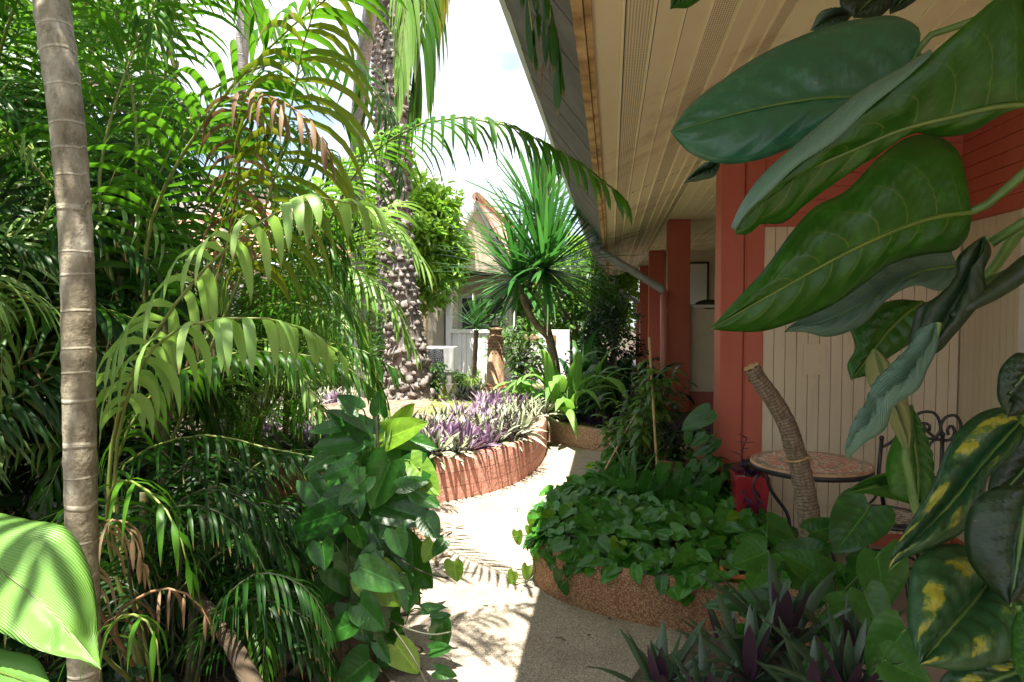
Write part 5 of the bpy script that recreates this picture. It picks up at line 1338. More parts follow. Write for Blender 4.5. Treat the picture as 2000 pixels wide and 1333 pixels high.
bigl([(-300, 1240), (-100, 1280), (20, 1320), (105, 1350)], [(-300, 1240), (-100, 1245), (10, 1270), (75, 1290), (105, 1350)], [(-300, 1240), (-150, 1330), (0, 1390), (105, 1350)], (0.95, 0.9), 'banana', 0.04, 0, 0.01, 0.0)
b = MB(); b.tube(spline([Vector((-1.15, 0.9, 0)), Vector((-1.12, 0.95, 0.6)), at(-420, 1000, 1.0)], 14), 0.012, 8); b.tube(spline([Vector((-1.15, 0.9, 0)), Vector((-1.1, 0.9, 0.4)), at(-300, 1240, 0.95)], 14), 0.010, 8)
obj('stalks', b, M['stem'], gg)

# ---------------------------------------------------------------- key traced fronds of the areca palms
def areca(name, label, loc, group=None):
    return thing('areca_palm', label, 'palm tree', loc, group)
def kf(parent, pts, m='palm', rm='rachis', **kw):
    P = [at(*p) if not isinstance(p, Vector) else p for p in pts]
    fb = MB(); frond(fb, P, **kw); return obj('frond', fb, [M[m], M[rm]], parent)
def cane(parent, pts, r0, r1):
    b, S = ringed_trunk('cane', '', pts, [r0, (r0 + r1) / 2, r1], M['cane'], 0.12, knob=0.10); obj('cane', b, M['cane'], parent); return S[-1]

A1 = areca('a', 'areca palm right of the near ringed trunk, its long sunlit frond drooping broad pale leaflets', (-1.75, 2.3, 0))
# hero frond
kf(A1, [Vector((-1.75, 2.3, 0.05)), (215, 900, 2.3), (247, 758, 2.25), (300, 656, 2.2), (352, 582, 2.2), (410, 515, 2.2), (480, 455, 2.2), (560, 405, 2.22), (640, 385, 2.3), (705, 402, 2.4)], 'palm_sunlit', n=17, Lmax=0.37, w=0.042, fwd=0.25, lift=0.75, droop=2.4, seed=1, t0=0.48, rr=0.009, seg=7, fold=0.2, tint=(0.4, 1.0), jit=0.08)
kf(A1, [Vector((-1.7, 2.3, 0.05)), (230, 860, 2.2), (285, 700, 2.1), (340, 645, 2.05), (430, 622, 2.05), (520, 622, 2.1), (600, 645, 2.2), (660, 690, 2.3)], 'palm_sunlit', n=14, Lmax=0.27, w=0.038, fwd=0.2, lift=0.4, droop=2.8, seed=2, t0=0.52, rr=0.008, seg=7, fold=0.2, tint=(0.2, 0.9), jit=0.08)
kf(A1, [Vector((-1.75, 2.35, 0.05)), (240, 860, 2.5), (330, 740, 2.5), (450, 690, 2.55), (570, 690, 2.6), (680, 720, 2.6), (740, 770, 2.6)], 'palm', n=34, Lmax=0.24, w=0.020, fwd=0.5, lift=0.1, droop=1.6, seed=3, t0=0.35, tint=(0.0, 0.7))
kf(A1, [Vector((-1.75, 2.35, 0.05)), (250, 900, 2.6), (400, 850, 2.6), (540, 880, 2.6), (640, 900, 2.6), (690, 930, 2.6)], 'palm_shaded', n=30, Lmax=0.22, w=0.018, fwd=0.5, lift=0.1, droop=1.2, seed=4, t0=0.3)
kf(A1, [Vector((-1.72, 2.3, 0.05)), (210, 990, 2.1), (230, 940, 2.0), (290, 960, 1.9), (345, 1030, 1.85), (370, 1120, 1.85)], 'palm', n=10, Lmax=0.30, w=0.022, fwd=0.7, lift=0.2, droop=1.6, seed=5, t0=0.3, tint=(0.4, 1))
kf(A1, [Vector((-1.72, 2.3, 0.05)), (170, 1100, 2.0), (205, 1020, 1.9), (240, 1020, 1.85), (268, 1060, 1.85), (280, 1110, 1.85)], 'palm_dry', 'rachis_dry', n=9, Lmax=0.20, w=0.016, fwd=0.3, lift=0.2, droop=3.2, seed=6, t0=0.42, fold=0.8, tint=(0.6, 1))
kf(A1, [Vector((-1.72, 2.3, 0.05)), (250, 1180, 2.0), (330, 1150, 2.0), (380, 1170, 2.0), (410, 1220, 2.0)], 'palm_dry', 'rachis_dry', n=8, Lmax=0.18, w=0.012, fwd=0.3, lift=0.1, droop=2.6, seed=61, t0=0.4, fold=0.8, tint=(0, .4))
kf(A1, [Vector((-1.72, 2.3, 0.05)), (200, 1250, 1.9), (260, 1200, 1.8), (300, 1230, 1.75), (310, 1300, 1.75)], 'palm', n=6, Lmax=0.22, w=0.018, fwd=0.5, lift=0.3, droop=2.4, seed=62, t0=0.4)
rr_ = random.Random(91)
for k in range(22):
    x0 = rr_.uniform(215, 450); y0 = rr_.uniform(960, 1330); Yk = rr_.uniform(2.15, 2.75); ln_ = rr_.uniform(110, 210); sg = 1 if rr_.random() < .7 else -1
    kf(A1, [Vector((-1.75, 2.35, 0.05)) * .35 + at(x0, y0 + 160, Yk) * .65, (x0, y0, Yk), (x0 + sg * ln_ * .45, y0 - ln_ * .35, Yk), (x0 + sg * ln_, y0 - ln_ * .15, Yk), (x0 + sg * ln_ * 1.25, y0 + ln_ * .3, Yk)], 'palm_shaded', 'stem_dark', n=26, Lmax=0.20, w=0.014, fwd=0.55, lift=0.15, droop=1.3, seed=500 + k, t0=0.25, rr=.005, tint=(0, 1), seg=5)  # low fronds with shade put into leaf and stalk colour
for k, (dx, dy) in enumerate(((0, 0), (-.12, .1), (.1, .14))): cane(A1, [Vector((-1.75 + dx, 2.3 + dy, 0)), Vector((-1.78 + dx * 1.4, 2.35 + dy, .45)), Vector((-1.8 + dx * 2, 2.4 + dy, .8))], .022, .016)

A2 = areca('b', 'areca palm whose upper fronds rise diagonally to the right against the white sky', (-2.3, 3.2, 0))
kf(A2, [Vector((-2.3, 3.2, .6)), (300, 420, 3.1), (340, 330, 3.0), (395, 245, 2.95), (452, 170, 2.9), (530, 90, 2.9), (624, 7, 2.9), (720, -50, 2.9)], 'palm', n=30, Lmax=0.62, w=0.034, fwd=0.55, lift=0.15, droop=0.9, seed=11, t0=0.28, rr=0.013, tint=(0.3, 1), seg=7)
kf(A2, [Vector((-2.3, 3.2, .8)), (200, 300, 3.2), (250, 130, 3.2), (300, 10, 3.2), (370, -110, 3.2)], 'palm', n=30, Lmax=0.6, w=0.034, fwd=0.5, lift=0.2, droop=0.9, seed=12, t0=0.3, rr=0.013, tint=(0.1, 0.8), seg=7)
kf(A2, [Vector((-2.3, 3.2, .9)), (330, 300, 3.3), (430, 190, 3.3), (540, 150, 3.3), (640, 190, 3.3), (700, 270, 3.4)], 'palm', n=40, Lmax=0.42, w=0.022, fwd=0.6, lift=0.2, droop=1.0, seed=13, t0=0.25, tint=(0.4, 1))
kf(A2, [Vector((-2.3, 3.2, .8)), (470, 300, 3.0), (465, 180, 2.8), (520, 185, 2.75), (580, 215, 2.7), (625, 255, 2.7), (645, 305, 2.7)], 'palm_dry', 'rachis_dry', n=22, Lmax=0.30, w=0.022, fwd=0.3, lift=0.0, droop=2.2, seed=14, t0=0.38, tint=(0, 0.6))
kf(A2, [Vector((-2.3, 3.2, .7)), (560, 260, 3.0), (600, 60, 2.9), (650, -60, 2.9), (700, -120, 2.9)], 'palm_yellow', n=26, Lmax=0.55, w=0.032, fwd=0.3, lift=-0.1, droop=1.4, seed=15, t0=0.4, tint=(0.0, 0.45), seg=7)
for k, (dx, dy) in enumerate(((0, 0), (-.12, .1), (.12, .1), (.05, -.1))): cane(A2, [Vector((-2.3 + dx, 3.2 + dy, 0)), Vector((-2.32 + dx * 1.4, 3.25 + dy, .6)), Vector((-2.35 + dx * 2, 3.3 + dy, 1.5))], .028, .02)

A3 = areca('c', 'areca palm with yellow-green feathery fronds fanning in full sun left of the knobbly trunk', (-2.7, 4.9, 0))
kf(A3, [Vector((-2.7, 4.9, .6)), (560, 560, 4.7), (600, 440, 4.6), (680, 400, 4.5), (760, 430, 4.5), (820, 500, 4.5)], 'palm_sunlit', n=44, Lmax=0.62, w=0.020, fwd=0.6, lift=0.1, droop=0.9, seed=21, t0=0.2, tint=(0, .8))
kf(A3, [Vector((-2.7, 4.9, .6)), (620, 620, 4.6), (650, 520, 4.5), (700, 440, 4.4), (770, 400, 4.3)], 'palm_sunlit', n=40, Lmax=0.6, w=0.020, fwd=0.5, lift=0.1, droop=0.8, seed=22, t0=0.2, tint=(0, .6))
kf(A3, [Vector((-2.7, 4.9, .6)), (520, 600, 4.6), (590, 520, 4.4), (680, 520, 4.3), (760, 580, 4.2), (800, 660, 4.2)], 'palm_sunlit', n=44, Lmax=0.5, w=0.020, fwd=0.6, lift=0.1, droop=1.2, seed=23, t0=0.2, tint=(0, .5))
kf(A3, [Vector((-2.7, 4.9, .6)), (480, 620, 4.0), (540, 545, 3.7), (620, 545, 3.6), (680, 600, 3.6), (720, 680, 3.6)], 'palm', n=50, Lmax=0.36, w=0.016, fwd=0.6, lift=0.2, droop=1.6, seed=24, t0=0.25, tint=(0.2, .9))
kf(A3, [Vector((-2.7, 4.9, .6)), (470, 640, 3.8), (560, 590, 3.5), (640, 610, 3.4), (700, 670, 3.3), (745, 760, 3.3)], 'palm', n=50, Lmax=0.34, w=0.016, fwd=0.6, lift=0.2, droop=1.6, seed=25, t0=0.25, tint=(0.1, .8))
kf(A3, [Vector((-2.7, 4.9, .6)), (560, 700, 3.6), (640, 670, 3.3), (720, 690, 3.2), (770, 720, 3.2)], 'palm', n=44, Lmax=0.30, w=0.016, fwd=0.6, lift=0.2, droop=1.6, seed=26, t0=0.3, tint=(0, .6))
kf(A3, [Vector((-2.7, 4.9, .6)), (640, 440, 4.0), (700, 330, 3.8), (760, 275, 3.5), (850, 235, 3.2), (960, 235, 3.0), (1060, 275, 2.9), (1140, 325, 2.85), (1203, 375, 2.8)], 'palm', n=46, Lmax=0.38, w=0.022, fwd=0.6, lift=0.35, droop=1.7, seed=27, t0=0.42, rr=0.010, tint=(0.0, 0.8))
kf(A3, [Vector((-2.7, 4.9, .8)), (560, 500, 4.3), (620, 380, 4.2), (680, 320, 4.0), (740, 270, 3.9)], 'palm_sunlit', n=36, Lmax=0.42, w=0.022, fwd=0.6, lift=0.2, droop=0.8, seed=28, t0=0.25, tint=(0, .6))
kf(A3, [Vector((-2.7, 4.9, .7)), (560, 700, 4.4), (590, 560, 4.6), (640, 470, 4.8), (720, 470, 4.8)], 'palm_yellow', n=40, Lmax=0.5, w=0.018, fwd=0.6, lift=0.2, droop=0.8, seed=29, t0=0.25, tint=(0, .5))
for k, (x0, y0, x1, y1, Yk, up_) in enumerate(((560, 700, 690, 580, 4.6, 110), (540, 640, 660, 500, 4.4, 100), (560, 640, 700, 640, 4.4, 90), (480, 560, 640, 470, 4.5, 80), (520, 760, 730, 740, 4.0, 90), (500, 820, 680, 850, 3.6, 80), (450, 700, 600, 740, 3.4, 80))):
    kf(A3, [Vector((-2.7, 4.9, .6)) if k < 5 else Vector((-2.5, 4.3, .1)), (x0, y0, Yk), ((x0 + x1) / 2 - 15, min(y0, y1) - up_ * .5, Yk - .1), (x1 - 20, y1 - up_ * .3, Yk - .2), (x1 + 25, y1 + 60, Yk - .25)], 'palm_sunlit' if k % 2 == 0 else 'palm', n=52, Lmax=0.36, w=0.014, fwd=0.6, lift=0.15, droop=1.3, seed=540 + k, t0=0.3, rr=.006, tint=(0, .8), seg=5)
for k, (dx, dy) in enumerate(((0, 0), (-.15, .1), (.12, .12))): cane(A3, [Vector((-2.7 + dx, 4.9 + dy, 0)), Vector((-2.7 + dx * 1.4, 4.9 + dy, .6)), Vector((-2.72 + dx * 2, 4.85 + dy, 1.1))], .028, .02)

# hanging frond bunch at the top (palm leaning in from above) -------------------------------
A4 = thing('palm_tree', 'tall palm with leaflets hanging like a curtain before the knobbly trunk at the top', 'palm tree', (-3.5, 9.2, 0))
b, S = ringed_trunk('trunk', '', [Vector((-3.5, 9.2, 0)), Vector((-3.45, 9.0, 2.0)), Vector((-3.2, 8.4, 4.0)), at(800, -420, 7.2)], [.10, .09, .08], M['grey_bark'], .14)
obj('trunk', b, M['grey_bark'], A4); TP = S[-1]
kf(A4, [TP, (770, -320, 7.0), (815, -160, 6.8), (826, -60, 6.7), (826, 40, 6.6), (815, 130, 6.6), (805, 190, 6.6)], 'palm', n=40, Lmax=1.15, w=0.055, fwd=0.8, lift=0.1, droop=2.8, seed=31, t0=0.3, rr=0.02, tint=(0.3, 1), seg=7)
kf(A4, [TP, (790, -300, 6.8), (800, -120, 6.6), (795, -20, 6.5), (785, 80, 6.5), (778, 160, 6.5)], 'palm_sunlit', n=34, Lmax=1.0, w=0.052, fwd=0.85, lift=0.0, droop=3.0, seed=32, t0=0.3, rr=.018, tint=(0, .7), seg=7)
kf(A4, [TP, (830, -300, 6.8), (852, -140, 6.7), (856, -50, 6.7), (852, 10, 6.7)], 'palm_yellow', n=24, Lmax=1.0, w=0.05, fwd=0.8, lift=0.0, droop=2.8, seed=33, t0=0.3, rr=.018, tint=(0.3, 1), seg=7)
for k in range(3):
    a = 2.4 + k * 0.7; d = Vector((math.cos(a), math.sin(a), 0))
    fb = MB(); frond(fb, [TP, TP + d * 0.6 + Vector((0, 0, 0.6)), TP + d * 1.4 + Vector((0, 0, 0.7)), TP + d * 2.2 + Vector((0, 0, 0.1))], 34, 0.6, 0.034, 0.5, 0.3, 0.9, 120 + k, rr=0.012)
    obj('frond', fb, [M['palm'], M['rachis']], A4)

# tall palm whose fronds hang over the roof edge at the top and throw shade on the path
A5 = thing('palm_tree', 'palm overhead whose dark and withered leaflets dangle at the roof edge, top centre', 'palm tree', (-2.6, 0.6, 0))
b, S = ringed_trunk('trunk', '', [Vector((-2.6, 0.6, 0)), Vector((-2.6, 0.7, 1.4)), Vector((-2.4, 0.9, 3.4)), Vector((-2.1, 1.1, 4.4))], [.06, .055, .05], M['grey_bark'], .12)
obj('trunk', b, M['grey_bark'], A5); TP = S[-1]
kf(A5, [TP, (850, -900, 2.2), (960, -420, 2.4), (1040, -160, 2.4), (1062, -40, 2.4), (1072, 40, 2.4)], 'palm_shaded', n=22, Lmax=0.42, w=0.030, fwd=0.8, lift=0.0, droop=1.6, seed=35, t0=0.35, tint=(0.3, 1), seg=7)
kf(A5, [TP, (900, -900, 1.8), (990, -420, 1.7), (1040, -160, 1.65), (1075, 0, 1.65), (1090, 110, 1.65)], 'palm_shaded', n=20, Lmax=0.30, w=0.024, fwd=0.8, lift=0.0, droop=1.4, seed=37, t0=0.45, tint=(0.5, 1), seg=7)
kf(A5, [TP, (880, -900, 1.9), (960, -420, 1.9), (1005, -180, 1.9), (1030, -40, 1.9), (1040, 60, 1.9)], 'palm_shaded', n=18, Lmax=0.34, w=0.020, fwd=0.8, lift=0.0, droop=1.6, seed=38, t0=0.5, tint=(0.5, 1), seg=7)
kf(A5, [TP, (860, -900, 2.2), (970, -400, 2.5), (1030, -120, 2.5), (1050, 20, 2.5), (1062, 120, 2.5)], 'palm_dry', 'rachis_dry', n=12, Lmax=0.34, w=0.010, fwd=0.5, lift=0.0, droop=2.8, seed=36, t0=0.5, tint=(0, .4), fold=0.8)
fb = MB(); frond(fb, [TP, Vector((-1.6, 1.15, 4.75)), Vector((-1.15, 1.2, 4.6)), Vector((-.72, 1.25, 4.2))], 30, .34, .032, .6, .2, .7, 160, rr=.012); obj('frond', fb, [M['palm'], M['rachis']], A5)  # out-of-frame frond added to shade the pothos on the stump
for k, (dx, dy, lz) in enumerate(((1.45, 0.75, -.6), (-0.7, 1.9, -.2), (-1.4, 1.2, -.2), (-1.8, .4, -.1), (-1.2, -1.3, 0), (0.4, -1.8, 0))):
    d = Vector((dx, dy, 0))
    fb = MB(); frond(fb, [TP, TP + d * 0.3 + Vector((0, 0, 0.45)), TP + d * 0.7 + Vector((0, 0, 0.4)), TP + d + Vector((0, 0, lz))], 36, 0.55, 0.032, 0.5, 0.3, 0.9, 130 + k, rr=0.012)
    obj('frond', fb, [M['palm'], M['rachis']], A5)

# ---------------------------------------------------------------- dense areca clumps behind and left (shared frond meshes)
def frond_variant(seed, m, L=1.6, h=0.9, **kw):
    fb = MB(); r = random.Random(seed)
    pts = [(0, 0, 0), (L * .22, r.uniform(-.04, .04), h * .62), (L * .5, r.uniform(-.08, .08), h), (L * .78, r.uniform(-.1, .1), h * .92), (L, r.uniform(-.15, .15), h * .55)]
    a = dict(n=38, Lmax=0.46, w=0.024, fwd=0.55, lift=0.25, droop=1.1, seed=seed, t0=0.22, rr=0.009); a.update(kw)
    frond(fb, pts, **a); o = obj('frond', fb, [M[m], M['rachis']]); me = o.data; bpy.data.objects.remove(o); return me
FV = [frond_variant(200, 'palm'), frond_variant(201, 'palm_shaded', L=1.5, h=.7, droop=1.5), frond_variant(202, 'palm', L=1.7, h=1.1, n=44, w=.020), frond_variant(203, 'palm_shaded', L=1.4, h=1.0, w=.028, n=30), frond_variant(204, 'palm_sunlit', L=1.5, h=.9, n=36)]
FD = frond_variant(206, 'palm_dry', L=1.2, h=.3, n=26, droop=2.4, w=.018)
_cm = None
def clump(loc, label, ncan, hr, nf, sc_=1.0, seed=0, dark=0.5, xmax=-1.55, ymin=2.6):
    t = thing('areca_palm', label, 'palm tree', loc, None); r = random.Random(seed); loc = Vector(loc)
    for c in range(ncan):
        a = r.uniform(0, 6.28); off = Vector((math.cos(a), math.sin(a), 0)); h = r.uniform(*hr)
        top = loc + off * (0.12 + h * 0.16) + Vector((0, 0, h))
        nplaced = 0
        cb = MB(); cb.tube(spline([loc + off * .08, loc + off * (.1 + h * .06) + Vector((0, 0, h * .5)), top], 14), [.024 * (1 + (.12 if i % 2 else 0)) - .0006 * i for i in range(14)], 8, vscale=8)
        for k in range(nf):
            az = a + k * 2.399 + r.uniform(-.3, .3)
            tp_ = top + Vector((math.cos(az), math.sin(az), 0)) * 1.45 * sc_
            if tp_.x > xmax or (tp_.y < ymin and tp_.x > -2.6) : az += math.pi * r.uniform(.7, 1.3)
            tp_ = top + Vector((math.cos(az), math.sin(az), 0)) * 1.45 * sc_
            if tp_.x > xmax or (tp_.y < ymin and tp_.x > -2.6): continue
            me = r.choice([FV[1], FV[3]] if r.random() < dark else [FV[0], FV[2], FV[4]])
            nplaced += 1
            if r.random() < 0.06: me = FD
            o = bpy.data.objects.new('frond', me); col.objects.link(o); o.parent = t
            o.location = top - loc - Vector((0, 0, .1 + .06 * k)); o.rotation_euler = (r.uniform(-.25, .25), r.uniform(-.45, .75), az); s = sc_ * r.uniform(.8, 1.15); o.scale = (s, s, s)
        if nplaced > 1: obj('cane', cb, M['cane'], t)
clump((-3.1, 2.5, 0), 'dark areca palm clump directly behind the near ringed trunk', 7, (.5, 2.2), 8, .9, 301, .6, -2.0)
clump((-3.6, 2.6, 0), 'areca palm clump at the far left edge with bluish drooping leaflets', 6, (.6, 2.6), 7, 1.0, 302, .55)
clump((-3.4, 4.0, 0), 'tall areca palm clump rising behind the near ringed trunk', 7, (.8, 3.2), 7, 1.05, 303, .4)
clump((-4.8, 3.6, 0), 'areca palm clump in the deep shade of the left border', 6, (.6, 2.8), 7, 1.0, 304, .6)
clump((-5.2, 5.2, 0), 'tallest areca palm clump at the upper left, backlit by the sky', 6, (1.4, 3.6), 7, 1.1, 305, .35, -3.0)
clump((-2.1, 3.3, 0), 'low areca palm with fine dark fronds beside the climbing pothos', 5, (.15, .6), 8, .62, 306, .8, -1.35, 2.5)
clump((-3.9, 6.2, 0), 'sunny areca palm in front of the tiled house', 5, (.2, .9), 6, .75, 307, .1, -2.8, 4.2)
clump((-1.9, 2.6, 0), 'short areca palm in the shade near the fallen log', 4, (.1, .35), 8, .55, 308, .9, -1.2, 2.2)
clump((-1.6, 1.6, 0), 'young areca palm low beside the sunlit ginger leaf', 3, (.02, .12), 6, .42, 309, .9, -.9, 1.0)
clump((-2.5, 2.5, 1.0) if False else (-2.9, 3.1, 0), 'areca palm clump between the ringed trunk and the yellow-green fronds', 6, (.6, 2.4), 7, .95, 310, .45)

# dark hedge behind the palms on the left
for (c, rad, n, lb, sd) in (((-7.0, 6.0, 1.2), (2.2, 1.2, 1.5), 2600, 'dark leafy hedge mass behind the areca palms on the far left', 1), ((-4.3, 1.6, 0.7), (1.0, 1.6, 1.2), 1800, 'dark shrub at the left edge in deep shade behind the near trunk', 2), ((-3.4, 3.1, .35), (1.3, 1.0, .55), 1600, 'low dark shrub under the palms behind the fallen log', 3), ((-2.0, 2.9, .2), (.9, .8, .35), 1500, 'low dark undergrowth shrub beneath the drooping fronds', 4)):
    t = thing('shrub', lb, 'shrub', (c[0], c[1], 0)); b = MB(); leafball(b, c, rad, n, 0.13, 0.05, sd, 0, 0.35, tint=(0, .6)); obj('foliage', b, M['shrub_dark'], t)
    b = MB()
    for k in range(7): b.tube([(c[0] + .05 * k - .15, c[1], 0), (c[0] + rad[0] * .5 * math.cos(k * .9), c[1] + rad[1] * .5 * math.sin(k * .9), c[2])], .018, 6)
    obj('stems', b, M['stem_dark'], t)

# leaf litter and log
lt = MB(); r = random.Random(77)
for k in range(2600):
    x, y = r.uniform(-4.2, -0.98), r.uniform(1.0, 4.6)
    a = r.uniform(0, 6.28); blade(lt, (x, y, .01 + r.random() * .03), Vector((math.cos(a), math.sin(a), r.uniform(-.05, .25))), r.uniform(.05, .14), r.uniform(.012, .035), .5, Vector((-math.sin(a), math.cos(a), 0)), 4, .5, r.random())
for k in range(260):
    a = r.uniform(-1.3, .5); e = sup(a); q_ = 1.0 + abs(r.gauss(0, .035)); x, y = cx + (e[0] - cx) * q_ , cy + (e[1] - cy) * q_
    if k > 190: x, y = r.uniform(-1.0, .5), r.uniform(2.2, 7.5)
    if inside(x, y, kp) or inside(x, y, fp): continue
    a = r.uniform(0, 6.28); blade(lt, (x, y, .008 + r.random() * .006), Vector((math.cos(a), math.sin(a), .08)), r.uniform(.012, .05), r.uniform(.006, .014), .3, Vector((-math.sin(a), math.cos(a), 0)), 4, .3, r.random())
tag(obj('leaf_litter', lt, M['litter']), 'brown fallen leaf litter on the dark soil under the palms', 'leaf litter', kind='stuff')
b = MB(); pts = spline([at(520, 1400, 1.9), at(470, 1290, 2.1), at(420, 1210, 2.3), at(370, 1150, 2.5)], 24)
b.tube(pts, [.034 - .0004 * i for i in range(24)], 14, wob=lambda i, j: 1 + .12 * mnoise.noise(Vector((i * .4, math.cos(j * .45) * 2, math.sin(j * .45) * 2))))
tag(obj('fallen_log', b, M['dark_wood'], org=pts[0]), 'dark fallen palm log slanting down to the bottom edge in the shade', 'log')

# ---------------------------------------------------------------- pothos-covered stump, middle left
PS = Vector((at(740, 1250, 2.6).x, 2.6, 0))
sm = thing('tree_stump', 'dark rotting stump leaning right beneath the glossy climbing pothos', 'tree stump', tuple(PS))
b = MB(); pts = spline([PS + Vector((-.25, .1, 0)), PS + Vector((-.12, .08, .35)), PS + Vector((-.05, .1, .65)), PS + Vector((-.02, .12, .95))], 30)
b.tube(pts, [.15 - .0022 * i for i in range(30)], 20, wob=lambda i, j: 1 + .22 * mnoise.noise(Vector((i * .22, math.cos(j * .314) * 2.5, math.sin(j * .314) * 2.5)))); obj('trunk', b, M['dark_wood'], sm)
b = MB()
for k in range(12):
    a = k * .52; q = PS + Vector((-.2, .1, 0)); b.tube(spline([q + Vector((.11 * math.cos(a), .11 * math.sin(a), .3)), q + Vector((.18 * math.cos(a), .18 * math.sin(a), .1)), q + Vector((.34 * math.cos(a), .34 * math.sin(a), 0))], 8), .022, 6)
obj('roots', b, M['dark_wood'], sm)
po = thing('climbing_pothos', 'large glossy green pothos climbing the stump left of the path, leaves dappled with sun', 'climbing plant', tuple(PS))
b = MB()
for q in ([PS + Vector((-.1, -.1, 0)), at(735, 1200, 2.45), at(745, 1050, 2.4), at(740, 900, 2.4), at(735, 800, 2.4)], [PS, at(690, 1180, 2.45), at(680, 1000, 2.45), at(700, 880, 2.5)], [at(770, 1085, 2.4), at(810, 1110, 2.35), at(850, 1125, 2.3), at(875, 1130, 2.3)], [at(760, 1210, 2.35), at(800, 1230, 2.3), at(850, 1240, 2.3), at(880, 1235, 2.3)], [at(770, 1230, 2.3), at(810, 1290, 2.2), at(840, 1350, 2.2)]):
    b.tube(spline(q, 16), .006 if len(q) == 5 else .0035, 7)
obj('stem', b, M['stem_dark'], po)
LV = [(735, 860, 822, 820, .60, 'pothos_lime', .1), (728, 850, 640, 800, .55, 'pothos', .1), (740, 810, 735, 765, .9, 'pothos', 0), (700, 860, 605, 870, .6, 'pothos', 0), (755, 845, 850, 870, .5, 'pothos', .1),
      (700, 800, 655, 770, .7, 'pothos', 0), (690, 905, 620, 930, .6, 'pothos', -.1), (760, 900, 715, 1000, .75, 'pothos', 0), (820, 915, 715, 965, .62, 'pothos', 0), (800, 900, 858, 965, .7, 'pothos_lime', 0),
      (745, 985, 850, 1015, .62, 'pothos', -.05), (810, 960, 858, 990, .7, 'pothos', 0), (660, 1000, 555, 1030, .5, 'pothos', 0), (680, 1010, 570, 1050, .45, 'pothos', .05), (625, 1060, 630, 1115, 1.2, 'pothos', 0),
      (690, 1030, 705, 1080, .9, 'pothos', 0), (720, 1020, 745, 1075, .8, 'pothos', 0), (770, 1035, 785, 1090, .9, 'pothos', -.05), (830, 1010, 855, 1050, .9, 'pothos', 0), (715, 1120, 820, 1180, .75, 'pothos_lime', 0), (705, 1110, 790, 1150, .7, 'pothos', -.05),
      (800, 1130, 790, 1200, .8, 'pothos', 0), (690, 1215, 615, 1245, .6, 'pothos', 0), (700, 1180, 745, 1230, .85, 'pothos', 0), (770, 1260, 815, 1325, .85, 'pothos_lime', 0), (735, 1255, 760, 1300, .6, 'pothos', 0),
      (720, 1290, 650, 1345, .9, 'pothos', 0), (790, 1120, 805, 1165, .6, 'pothos', 0), (845, 1060, 825, 1100, .9, 'pothos_lime', 0), (868, 1055, 845, 1085, .8, 'pothos', 0), (885, 1098, 890, 1142, .85, 'pothos_lime', 0), (845, 1210, 880, 1200, .7, 'pothos', 0), (825, 1190, 868, 1185, .5, 'pothos', 0),
      (855, 1225, 835, 1255, .6, 'pothos', 0), (840, 1270, 880, 1265, .6, 'pothos', 0), (850, 1310, 890, 1320, .6, 'pothos', 0), (770, 840, 800, 790, .6, 'pothos_lime', .1), (665, 830, 600, 840, .5, 'pothos', .05), (715, 930, 660, 985, .7, 'pothos', 0), (790, 1010, 740, 1050, .7, 'pothos', 0),
      (645, 890, 590, 920, .6, 'pothos', .1), (670, 960, 610, 990, .6, 'pothos', .1), (735, 1075, 690, 1120, .7, 'pothos', 0), (780, 950, 840, 935, .6, 'pothos', 0), (710, 850, 750, 930, .7, 'pothos', .1), (690, 940, 700, 1010, .7, 'pothos', .1)]
for (x, y, x2, y2, w, m, dy) in LV:
    small = x > 825 and abs(x2 - x) < 50
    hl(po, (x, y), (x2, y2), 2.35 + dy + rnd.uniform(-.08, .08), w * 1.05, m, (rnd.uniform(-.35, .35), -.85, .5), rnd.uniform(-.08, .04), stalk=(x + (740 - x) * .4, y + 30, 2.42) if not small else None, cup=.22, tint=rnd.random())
for k in range(46):
    x, y = rnd.gauss(725, 55), rnd.uniform(880, 1300)
    a = rnd.uniform(0.2, 2.9); L_ = rnd.uniform(60, 115) * (0.8 if y > 1150 else 1)
    hl(po, (x, y - L_ * .3), (x + L_ * math.cos(a), y + L_ * .8 * math.sin(a)), rnd.uniform(2.45, 2.7), rnd.uniform(.6, .9), rnd.choice(['pothos', 'pothos', 'pothos', 'pothos', 'pothos_bed', 'pothos_lime' if k % 9 == 0 else 'pothos']), (rnd.uniform(-.5, .5), -.8, rnd.uniform(.2, .8)), rnd.uniform(-.08, .08), cup=.22)
# purple plants behind it, left extension of the brick planter
for k in range(16):
    p = Vector((rnd.uniform(-3.9, -3.0), rnd.uniform(5.3, 6.6), .0)); p.z = .33 if ((p.x - cx) / rx) ** 2 + ((p.y - cy) / ry) ** 2 < 1 else 0.0
    plant_copy(rnd.choice(pu_me), p, rnd.uniform(0, 6), rnd.uniform(.9, 1.3), 'purple oyster plant glimpsed through the fronds left of the brick planter', 'plant', 'purple plants behind the fronds')

